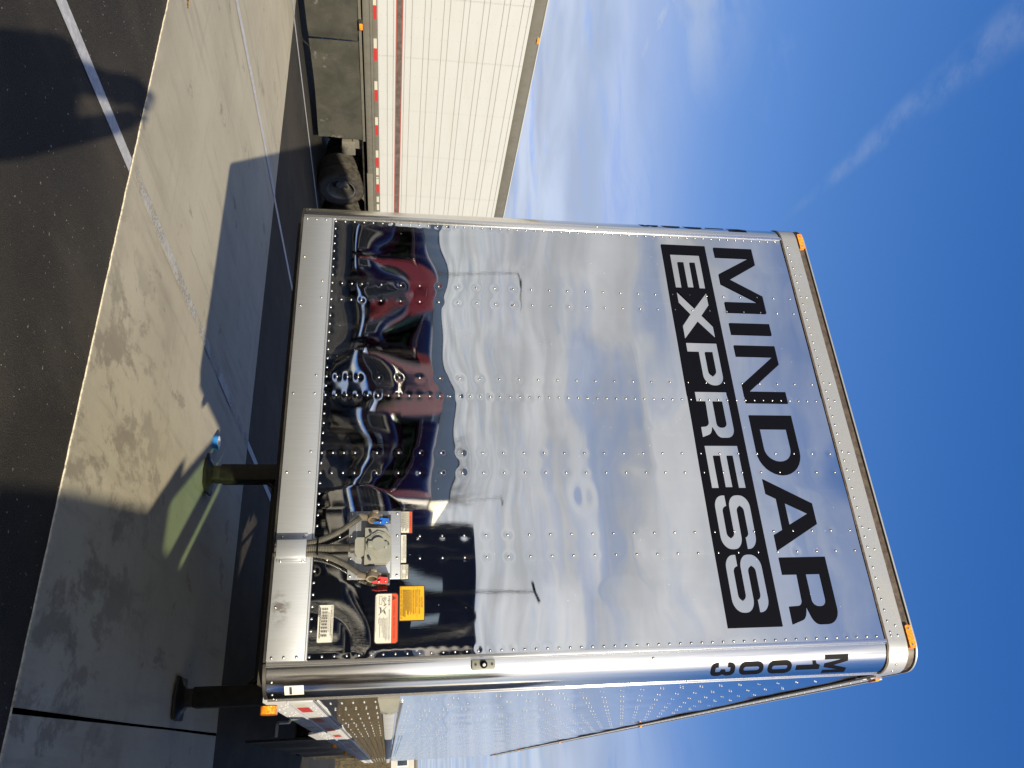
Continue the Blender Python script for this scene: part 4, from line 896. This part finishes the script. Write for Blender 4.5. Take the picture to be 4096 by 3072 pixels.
b = MB(); b.box(wx-.03, wx+.010, ymin, 13.3, 3.895, 4.10, .006); b.box(wx-.05, wx+.014, ymin, 13.3, 4.085, 4.105, .004); tr_ = b.build("top_rail", M_RAILG, WT)
for y in (-2.7, 5.47, 12.9): MB().prism(rrect(y-.055, y+.055, 4.055, 4.095, .012, 3), 0, wx+.01, wx+.035).build("side_marker_lamp", M_AMB, WT)
b = MB(); b.box(wx-.07, wx+.03, 5.37, 5.55, 1.02, 1.092, .006); lb = b.build("side_turn_lamp", M_DARK, WT); MB().box(wx+.030, wx+.055, 5.42, 5.54, 1.03, 1.088, .012).build("lens", M_AMB, lb)
MB().box(-wx, wx-.02, ymin+.01, 13.28, 1.10, 4.09).build("body_core", M_WPAINT, WT, 0); MB().box(-wx, wx, ymin, 13.3, 4.106, 4.12).build("roof", M_WPAINT, WT)
# dented skirt in three sheets
def skirt(y0, y1):
    ny, nz = int((y1-y0)/.05)+1, 18; vs = []; fs = []
    for j in range(nz):
        for i in range(ny):
            y = y0+(y1-y0)*i/(ny-1); t = j/(nz-1); z = .17+t*.86+.012*math.sin(y*2.1)*(1-t)
            d = .035*noise.noise((y*.9, t*1.4, 2))+.018*noise.noise((y*2.3, t*2.6, 5)); d *= (1-t*.6)
            d += -.05*math.exp(-((y-y1)/.12)**2)*(1-.4*t)+.028*math.exp(-((y-y0)/.10)**2) if y1 < 7 else 0
            vs.append((wx-.035+d-(1-t)*.03, y, z))
    for j in range(nz-1): fs += [(j*ny+i, j*ny+i+1, (j+1)*ny+i+1, (j+1)*ny+i) for i in range(ny-1)]
    b = MB(); b.add(vs, fs); n0 = len(b.v); b.add([(x-.012, y, z) for x, y, z in vs], fs)
    o = b.build("skirt_sheet", M_SKIRT, WT, 180)
    return o
for y0, y1 in ((-1., 2.4), (2.41, 5.86), (5.87, 8.15)): skirt(y0, y1)
b = MB(); b.box(wx-.05, wx-.012, -1, 8.16, 1.015, 1.062, .003); b.build("skirt_top_strip", M_RAILG, WT)
b = MB(); b.box(.45, 1.2, 7.6, 13., .99, 1.1); b.box(-1.2, 1.2, -2.8, 13., 1.02, 1.10)
b.build("underframe", M_DARK, WT, 0)
MB().box(.95, 1.06, 8.45, 8.80, .58, .84, .01).box(.97, 1.04, 8.40, 8.62, .80, 1.02).cyl((1.0, 8.62, .72), (1, 0, 0), .05, .16, 12).build("suspension_hanger", M_RAILG, WT)
for y in (9.72, 10.98): axle_pair(WT, .0, y, 1.06)
b = MB(); 
for s in (-1, 1): b.box(s*.85-.07, s*.85+.07, .4, .55, .03, 1.05); b.box(s*.85-.13, s*.85+.13, .35, .6, 0.001, .03)
b.build("landing_leg", M_DARK, WT)

# ------------------------------------------------------------------ small things on the ground
def tape_roll(x, y, rz):
    t = thing("tape_roll", "roll of blue masking tape lying flat on the concrete beside the landing leg", "tape roll", (x, y, .008), rz)
    MB().lathe([(.042, 0), (.066, 0), (.0675, .002), (.0675, .046), (.066, .048), (.042, .048)], (0, 0, 0), (0, 0, 1), 36, closed=True).build("tape", M_TAPE, t)
    MB().lathe([(.038, 0), (.0425, 0), (.0425, .0485), (.038, .0485)], (0, 0, 0), (0, 0, 1), 36, closed=True).lathe([(.0420, .0484), (.061, .0484), (.061, .0492), (.0420, .0492)], (0, 0, 0), (0, 0, 1), 36, closed=True).build("cardboard_core", M_CARD, t)
tape_roll(-1.338, 3.66, R(40))
def leaf(x, y, z, rz, ln, label):
    b = MB(); n = 9; vs = []
    for i in range(n):
        u = i/(n-1); wd = .32*ln*math.sin(math.pi*u**.8)*(1+.25*math.sin(u*14)); zc = .012*math.sin(u*3)+.006*math.sin(u*9)
        vs += [(ln*(u-.5), -wd, zc+.012), (ln*(u-.5), 0, zc), (ln*(u-.5), wd, zc+.010)]
    fs = []
    for i in range(n-1):
        for j in range(2): fs.append((i*3+j, i*3+3+j, i*3+4+j, i*3+1+j))
    b.add(vs, fs); b.tube([(-ln*.5, 0, .004), (-ln*.78, .01, .006)], .0018, 5)
    o = b.build("fallen_leaf", M_LEAF, smooth=180, label=label, cat="leaf", group="fallen leaves"); o.location = (x, y, z); o.rotation_euler = (0, 0, rz)
leaf(-2.93, .02, .006, 1.1, .07, "curled tan leaf lying on the dark asphalt near the white line")
leaf(-4.0, .93, .012, .4, .07, "dark brown leaf lying on the pale concrete just past its front edge")
b = MB()
for k in range(260):
    x = random.uniform(-4, 1.5); y = random.uniform(-1.2, .55) if k % 3 else random.uniform(.66, 5.1); r = random.uniform(.0008, .0026); z0 = 0 if y < .6 else .010
    b.dome((x, y, z0), (0, 0, 1), r*1.2, r, 5)
b.build("pebbles", M_PEBB, smooth=0, kind='stuff')

# ------------------------------------------------------------------ trucks behind the photographer (seen in the mirror front and by their shadow)
def tractor(label, paint_m, hi=True, loc=(0, 0, 0), rz=0., group=None, lift=0., chassis=True, name="tractor_truck", top=3.35, nose=0.):
    t = thing(name, label, "truck", loc, rz, group)
    H0, H1 = 1.62+lift+.12*nose, 1.92+lift       # bonnet top at nose / at windscreen
    # bonnet: loft of cross sections, forward is +y
    secs = [(2.15+nose, .88, 1.30, H0-.16), (2.05+nose, 1.0, 1.46, H0-.03), (1.6+nose*.6, 1.05, 1.58, H0+.08), (.75, 1.08, 1.7, H1)]
    b = MB(); vs = []
    for y, hw, sh, tp in secs: vs += [(-hw, y, .62), (-hw, y, sh-.1), (-hw*.86, y, tp-.05), (-hw*.45, y, tp), (hw*.45, y, tp), (hw*.86, y, tp-.05), (hw, y, sh-.1), (hw, y, .62)]
    fs = [tuple(range(8)), tuple(range(24, 32))[::-1]]
    for j in range(3): fs += [(j*8+i, j*8+i+1, (j+1)*8+i+1, (j+1)*8+i) for i in range(7)]
    b.add(vs, fs); hood = b.build("bonnet", paint_m, t, 60)
    b = MB(); b.prism(rrect(-.62, .62, .82, H0-.16, .10, 5), 1, 2.10+nose, 2.165+nose); b.build("grille_surround", M_CHROME, t); b = MB(); b.prism(rrect(-.54, .54, .88, H0-.24, .07, 5), 1, 2.15+nose, 2.172+nose)
    b.build("grille_mesh", M_GRILLE, t)
    b = MB()
    for k in range(7): b.box(-.55+.18*k-.006, -.55+.18*k+.006, 2.170+nose, 2.180+nose, .88, H0-.24)
    for k in range(6): b.box(-.54, .54, 2.170+nose, 2.178+nose, .93+.11*k, .936+.11*k)
    b.build("grille_bars", M_CHROME, t)
    MB().box(-1.18, 1.18, 1.95+nose, 2.28+nose, .32, .66, .06).build("bumper", M_CHROME, t)
    for s in (-1, 1):
        MB().box(min(s*.66, s*.98), max(s*.66, s*.98), 1.98+nose, 2.14+nose, .84, 1.10, .04).build("headlight", M_CLEAR, t)
        # front wing arch
        pr = [(1.18+.62*math.cos(R(a)), .52+.62*math.sin(R(a))) for a in range(0, 181, 15)]+[(1.18+.54*math.cos(R(a)), .52+.54*math.sin(R(a))) for a in range(180, -1, -15)]
        MB().prism(pr, 0, s*.86, s*1.19).build("wing", paint_m, t)
        wheel(t, s*1.02, 1.18, RIMFR if s > 0 else RIMFL)
        # door and side structure, window opening left free
        zs0, zs1 = 1.72+lift*.5, 2.42+lift*.5
        b = MB(); b.box(min(s*1.10, s*1.16), max(s*1.10, s*1.16), -.75, .75, .80, zs0, .02); d = b.build("door", paint_m, t)
        MB().box(min(s*1.16, s*1.18), max(s*1.16, s*1.18), -.6, -.45, 1.45, 1.49).build("handle", M_CHROME, d)
        MB().prism([(-.62, zs0), (.70, zs0), (.32, zs1), (-.62, zs1)], 0, s*1.112, s*1.118).build("side_window", M_GLASS, t)
        b = MB(); b.box(min(s*1.09, s*1.16), max(s*1.09, s*1.16), -.75, -.46, zs0, zs1+.02); b.box(min(s*1.10, s*1.15), max(s*1.10, s*1.15), -.31, -.04, zs0, zs1+.02); b.tube([(s*1.11, .72, zs0-.02), (s*1.06, .30, zs1+.04)], .05, 8); b.build("pillar", paint_m, t)
        mi_ = MB(); mi_.box(min(s*1.25, s*1.43), max(s*1.25, s*1.43), .40, .48, zs0-.10, zs0+.22, .03); mi_.tube([(s*1.12, .5, zs0-.06), (s*1.34, .45, zs0-.04)], .02, 6); mi_.build("wing_mirror", M_DARK, t)
        MB().tube([(s*1.0, -.7, .72), (s*1.0, -2.2, .72)], .32, 20).build("fuel_tank", M_CHROME, t)
    b = MB(); b.box(-1.1, 1.1, .58, .80, .80, 1.9+lift*.6); b.box(-1.1, 1.1, -.75, .6, .78, .86); b.build("cab_floor", paint_m, t)
    b = MB(); zt = 2.46+lift*.5
    b.add([(-1.08, .70, 1.90+lift*.6), (1.08, .70, 1.90+lift*.6), (1.0, .24, zt), (-1.0, .24, zt)], [(0, 1, 2, 3)]); b.add([(-1.08, .69, 1.90+lift*.6), (1.08, .69, 1.90+lift*.6), (1.0, .23, zt), (-1.0, .23, zt)], [(0, 1, 2, 3)])
    b.build("windscreen", M_GLASS, t, 0)
    b = MB(); b.box(-1.14, 1.14, -.80, .34, zt-.02, zt+.16, .06); b.build("cab_roof", paint_m, t)
    MB().box(-.7, -.25, -.55, -.1, .9, 1.4, .05).box(-.7, -.25, -.65, -.5, 1.3, 2.3, .05).box(.25, .7, -.55, -.1, .9, 1.4, .05).box(.25, .7, -.65, -.5, 1.3, 2.3, .05).build("seat", M_SEATC, t)
    if hi:
        b = MB(); prof = [(-2.7, .78), (-.78, .78), (-.78, 2.62), (-.1, 2.66), (-.45, 2.7+.52*(top-2.7)), (-1.1, top-.1), (-2.4, top), (-2.62, top-.05), (-2.7, top-.2)]
        b.prism(prof, 0, -1.16, 1.16); b.build("sleeper", paint_m, t, 50)
        for k in range(5): MB().box(-.62+.31*k-.05, -.62+.31*k+.05, -.12, .02, zt+.16, zt+.21, .01).build("roof_marker_lamp", M_AMB, t)
    else:
        MB().box(-1.12, 1.12, -.80, -.74, .80, zt).build("back_panel", paint_m, t)
    if chassis:
        MB().box(-.44, -.34, -6.9, 1.6, .78, 1.0).box(.34, .44, -6.9, 1.6, .78, 1.0).build("frame_rail", M_DARK, t)
        for y in (-4.7, -6.0):
            for s in (-1, 1): wheel(t, s*1.06, y, RIMR if s > 0 else RIML); wheel(t, s*.73, y, None)
        for s in (-1, 1): MB().box(min(s*.6, s*1.22), max(s*.6, s*1.22), -6.85, -6.83, .15, .95).build("mud_flap", M_DARK, t)
        MB().lathe([(.12, 0), (.5, 0), (.5, .06), (.12, .06)], (0, -5.2, 1.14), (0, 0, 1), 24, closed=True).build("fifth_wheel", M_DARK, t)
    return t
ROWL = ["maroon sleeper truck parked nose out, leftmost in the reflected row", "maroon sleeper truck, second from the left in the reflected row", "maroon sleeper truck, third from the left in the reflected row", "maroon sleeper truck, rightmost in the reflected row by the grey building"]
rowp = [(-17.2, -21.5, R(-8)), (-12.8, -21, R(6)), (-8.8, -21.4, R(-4)), (-5.0, -20.5, R(5))]
tr0 = tractor(ROWL[0], M_MAROON, True, (*rowp[0][:2], 0), rowp[0][2], "maroon trucks parked in a row")
for i in range(1, 4):
    c = copy_tree(tr0); c['label'] = ROWL[i]; c.location = (*rowp[i][:2], 0); c.rotation_euler = (0, 0, rowp[i][2])
bob = tractor("dark maroon sleeper truck seen from behind, black air hoses looped behind its cab", M_DKRED, True, (-1.4, -14.2, 0), math.pi, top=3.38)
b = MB(); b.tube(bez([(.25, -3.6, 1.2), (.12, -3.9, 2.4), (-.2, -4.2, 3.4), (-.27, -4.2, 4.15)], 20), .022, 8); b.tube([(-.56, -4.2, 4.20), (-.27, -4.2, 4.13), (.03, -4.2, 4.11)], .024, 8); b.build("hose_mast", M_DARK, bob)
b = MB(); b.tube(bez([(.3, -2.8, 1.7), (.1, -3.4, 2.9), (-.5, -4.0, 3.6), (-1.25, -4.1, 3.9), (-1.0, -3.8, 2.4), (-1.0, -3.2, 2.0), (-.9, -2.8, 1.3)], 50), .03, 8)
b.tube(bez([(-.2, -2.8, 1.6), (.1, -3.6, 2.6), (-.3, -4.3, 1.6), (-.8, -3.0, 1.2)], 30), .03, 8)
b.build("air_hose", M_DARK, bob)
for s in (-1, 1): MB().box(s*.45-.12, s*.45+.12, -2.72, -2.70, 2.2, 2.65).build("rear_window", M_CLEAR, bob)
# box truck standing at the right, nose towards -y: its shadow lies across the foreground
bt = tractor("maroon box truck parked beside the photographer, its shadow across the foreground concrete", M_MAROON, False, (5.36, -1.50, 0), math.pi, lift=.06, nose=.62, chassis=False, name="box_truck")
MB().box(-1.24, 1.24, -10.2, -2.5, 1.05, 3.05, .02).build("box_body", M_WPAINT, bt)
MB().box(-.44, -.34, -10.0, 1.6, .7, 1.0).box(.34, .44, -10.0, 1.6, .7, 1.0).build("frame_rail", M_DARK, bt)
MB().box(-1.2, 1.2, -6., -2.5, .35, 1.05, .02).build("side_box", M_DARK, bt)
for s in (-1, 1): wheel(bt, s*1.06, -7.6, RIMR if s > 0 else RIML); wheel(bt, s*.73, -7.6, None)

# ------------------------------------------------------------------ buildings, tree, lamps behind
def building(label, x0, x1, y0, y1, h, doors, face=1):
    t = thing("building", label, "building", ((x0+x1)/2, (y0+y1)/2, 0)); hw, hd = (x1-x0)/2, (y1-y0)/2
    b = MB(); n = int((x1-x0)/.5); f = hd if face > 0 else -hd
    b.box(-hw, hw, -hd, hd, 0, h); wall = b.build("wall", M_BLDG, t, 0)
    for k in range(n): 
        if k % 3 == 0: MB().box(-hw+.5*k, -hw+.5*k+.06, min(f, f+face*.04), max(f, f+face*.04), 0, h-.9).build("cladding_rib", M_BLDG, wall, 0)
    MB().box(-hw-.15, hw+.15, -hd-.15, hd+.15, h-.85, h+.15, .02).build("fascia", M_CREAM, t); MB().box(-hw, hw, -hd, hd, h+.15, h+.25).build("roof", M_ROOF, t, 0)
    for dx, wd, dh in doors:
        d = MB().box(dx-wd/2, dx+wd/2, min(f-.05, f+face*.06), max(f-.05, f+face*.06), .05, dh).build("door" if wd > 1.5 else "window", M_DOOR if wd > 1.5 else M_WIN, t, 0)
        MB().box(dx-wd/2-.1, dx+wd/2+.1, min(f, f+face*.10), max(f, f+face*.10), dh, dh+.15).build("frame", M_CREAM, d)
    return t
building("long grey clad shed with a cream fascia behind the row of maroon trucks", -40, -15.5, -62, -48, 5.6, [(-8, 4, 4.2), (-1, 4, 4.2), (6, 4, 4.2), (10.5, 1.2, 2.2)])
building("lower grey workshop with a cream fascia and two roller doors", -7.0, 10, -66, -56, 4.7, [(-4, 4, 4.0), (3, 4, 4.0)])
# building seen past the far end of the trailer
fb = thing("building", "grey brick building with silver framed windows above the grass bank", "building", (-3, 74, 1.7))
MB().box(-7, 5.0, -3, 3, -1, 2.35).build("wall", M_BLDG, fb, 0); MB().box(-7.2, 5.2, -3.2, 3.2, 2.35, 2.55).build("roof", M_ROOF, fb, 0)
for x in (-5, -3.2, .8, 2.1, 3.4):
    wi = MB().box(x-.5, x+.5, -3.05, -2.95, .75, 1.75).build("window", M_SILV, fb, 0); MB().box(x-.42, x-.03, -3.07, -3.04, .83, 1.67).build("pane", M_WIN, wi, 0); MB().box(x+.03, x+.42, -3.07, -3.04, .83, 1.67).build("pane", M_WIN, wi, 0)
def bare_tree(label, x, y, h):
    t = thing("bare_tree", label, "tree", (x, y, 0), group=None); tb = MB(); cb = MB(); rd = random.Random(5)
    tb.tube([(0, 0, -.1), (.05, 0, h*.2), (-.03, .05, h*.38)], [.20, .16, .12], 10)
    def grow(p, d, l, r, lev):
        pts = [p]; q = p.copy(); dd = d.copy()
        for k in range(4):
            dd = (dd+Vector((rd.uniform(-.18, .18), rd.uniform(-.18, .18), .08))).normalized(); q = q+dd*l/4; pts.append(q.copy())
        cb.tube(pts, [r*(1-.14*k) for k in range(5)], 5 if lev > 1 else 4)
        if lev == 0: return
        for k in range(5):
            j = rd.choice((1, 2, 3, 4)); a = Vector((rd.uniform(-1, 1), rd.uniform(-1, 1), rd.uniform(.0, .9))).normalized()
            grow(pts[j], (dd*.7+a*.8).normalized(), l*rd.uniform(.5, .75), r*.5, lev-1)
    for k in range(6):
        a = k*1.05; grow(Vector((0, 0, h*(.25+.025*k))), Vector((math.cos(a)*.75, math.sin(a)*.75, .8)).normalized(), h*.30, .06, 3)
    tb.build("trunk", M_BARK, t); cb.build("crown", M_BARK, t, 0); return t
tree = bare_tree("leafless spreading tree standing behind the long grey shed", -22.5, -65, 11.5)
tree2 = copy_tree(tree); tree2['label'] = "smaller leafless tree standing in the gap between shed and workshop"; tree2.location = (-11.5, -62, 0); tree2.scale = (.72, .72, .72); tree2.rotation_euler = (0, 0, 1.9)
def lamp(label, x, y, h, rz):
    t = thing("street_lamp", label, "street lamp", (x, y, 0), rz, "street lamps over the yard")
    MB().tube([(0, 0, 0), (0, 0, h)], [.09, .06], 10).tube([(0, 0, h-.05), (1.2, 0, h+.1)], .04, 8).build("post", M_DARK, t); MB().box(1.0, 1.7, -.15, .15, h+.03, h+.15, .03).build("lamp_head", M_DARK, t)
lamp("tall dark street lamp at the far left of the reflected row", -30, -42, 10.5, 0); lamp("dark street lamp by the bare tree behind the shed", -20.5, -64, 11.5, math.pi*.1)

# ------------------------------------------------------------------ the photographer (only the shadow is in view)
PX, PY = 1.875, -3.885
person = thing("person", "person in a dark jacket holding up a camera, seen only as a shadow", "person", (PX, PY, 0), R(27))
def skin(name, verts, edges, radii, m, parent, root=0, sub=2):
    me = bpy.data.meshes.new(name); me.from_pydata(verts, edges, []); me.materials.append(m); o = bpy.data.objects.new(name, me); col.objects.link(o)
    md = o.modifiers.new("skin", 'SKIN'); md.use_smooth_shade = True; sv = me.skin_vertices[0].data
    for i, r in enumerate(radii): sv[i].radius = r if isinstance(r, tuple) else (r, r)
    sv[root].use_root = True; s = o.modifiers.new("sub", 'SUBSURF'); s.levels = sub; s.render_levels = sub
    dg = bpy.context.evaluated_depsgraph_get(); ev = o.evaluated_get(dg); nm = bpy.data.meshes.new_from_object(ev); o.modifiers.clear(); o.data = nm
    o.name = name; o.parent = parent; nm.polygons.foreach_set('use_smooth', [True]*len(nm.polygons)); return o
pv = [(.05, 0, .96), (.04, 0, 1.16), (.0, .01, 1.36), (0, 0, 1.48), (0, .02, 1.56), (0, .04, 1.65), (0, .04, 1.76),
      (.10, 0, .90), (.12, .02, .50), (.13, -.02, .10), (.13, .12, .05), (-.10, 0, .90), (-.12, .0, .50), (-.13, -.04, .10), (-.13, .10, .05),
      (.18, 0, 1.44), (.30, .11, 1.19), (.12, .35, 1.55), (.05, .37, 1.70), (-.16, 0, 1.44), (-.17, .17, 1.26), (-.15, .34, 1.52), (-.11, .37, 1.67)]
pe = [(0, 1), (1, 2), (2, 3), (3, 4), (4, 5), (5, 6), (0, 7), (7, 8), (8, 9), (9, 10), (0, 11), (11, 12), (12, 13), (13, 14), (2, 15), (15, 16), (16, 17), (17, 18), (2, 19), (19, 20), (20, 21), (21, 22)]
pr = [(.235, .17), (.225, .16), (.205, .14), (.08, .08), .065, (.078, .095), (.075, .09), .095, .068, .05, .045, .095, .068, .05, .045, .09, .085, .07, .06, .085, .07, .055, .045]
body = skin("body", pv, pe, pr, M_JACK, person)
for m in (M_SKIN, M_JEAN, M_SHOE): body.data.materials.append(m)
for p in body.data.polygons:
    z = p.center.z; p.material_index = 1 if z > 1.53 and p.center.y < .16 else 3 if z < .10 else 2 if z < .90 else 0
b = MB(); b.prism([(.10, 1.70), (.145, 1.665), (.10, 1.655)], 0, -.013, .013)
for s in (-1, 1): b.box(s*.09-.010, s*.09+.010, .02, .055, 1.66, 1.72, .006)
b.build("face_features", M_SKIN, person)
b = MB()
for s in (-1, 1): b.dome((s*.032, .118, 1.705), (0, 1, 0), .011, .008)
b.box(-.022, .022, .112, .124, 1.612, 1.619); b.build("eyes_and_mouth", M_HAIR, person)
MB().lathe([(.001, .115), (.05, .105), (.085, .06), (.097, 0), (.09, -.05), (.07, -.08)], (0, .02, 1.745), (0, -.15, 1), 16).build("hair", M_HAIR, person, 60)
for s in (-1, 1):
    b = MB(); hx = -.03+s*.080; hy, hz = .405, (1.69 if s > 0 else 1.735)
    b.box(hx-.019, hx+.019, hy-.05, hy+.045, hz-.05, hz+.05, .012)
    for k in range(4): b.tube([(hx+s*.006, hy+.02, hz-.035+.022*k), (hx-s*.012, hy+.055, hz-.035+.023*k), (hx-s*.045, hy+.060, hz-.033+.022*k)], [.0095, .009, .0075], 7)
    b.tube([(hx, hy-.03, hz+.0), (hx-s*.03, hy-.035, hz+.01), (hx-s*.05, hy-.03, hz+.015)], [.011, .010, .008], 7)
    b.build("hand", M_SKIN, person, 60)
camt = thing("compact_camera", "small black compact camera held up in both hands by the photographer", "camera", (1.6265, -3.490, 1.7), R(27))
MB().box(-.029, .029, -.03, .008, -.052, .052, .006).build("body", M_CAMB, camt); MB().cyl((0, .010, .012), (0, 1, 0), .018, .012, 20).build("lens", M_CAMB, camt)
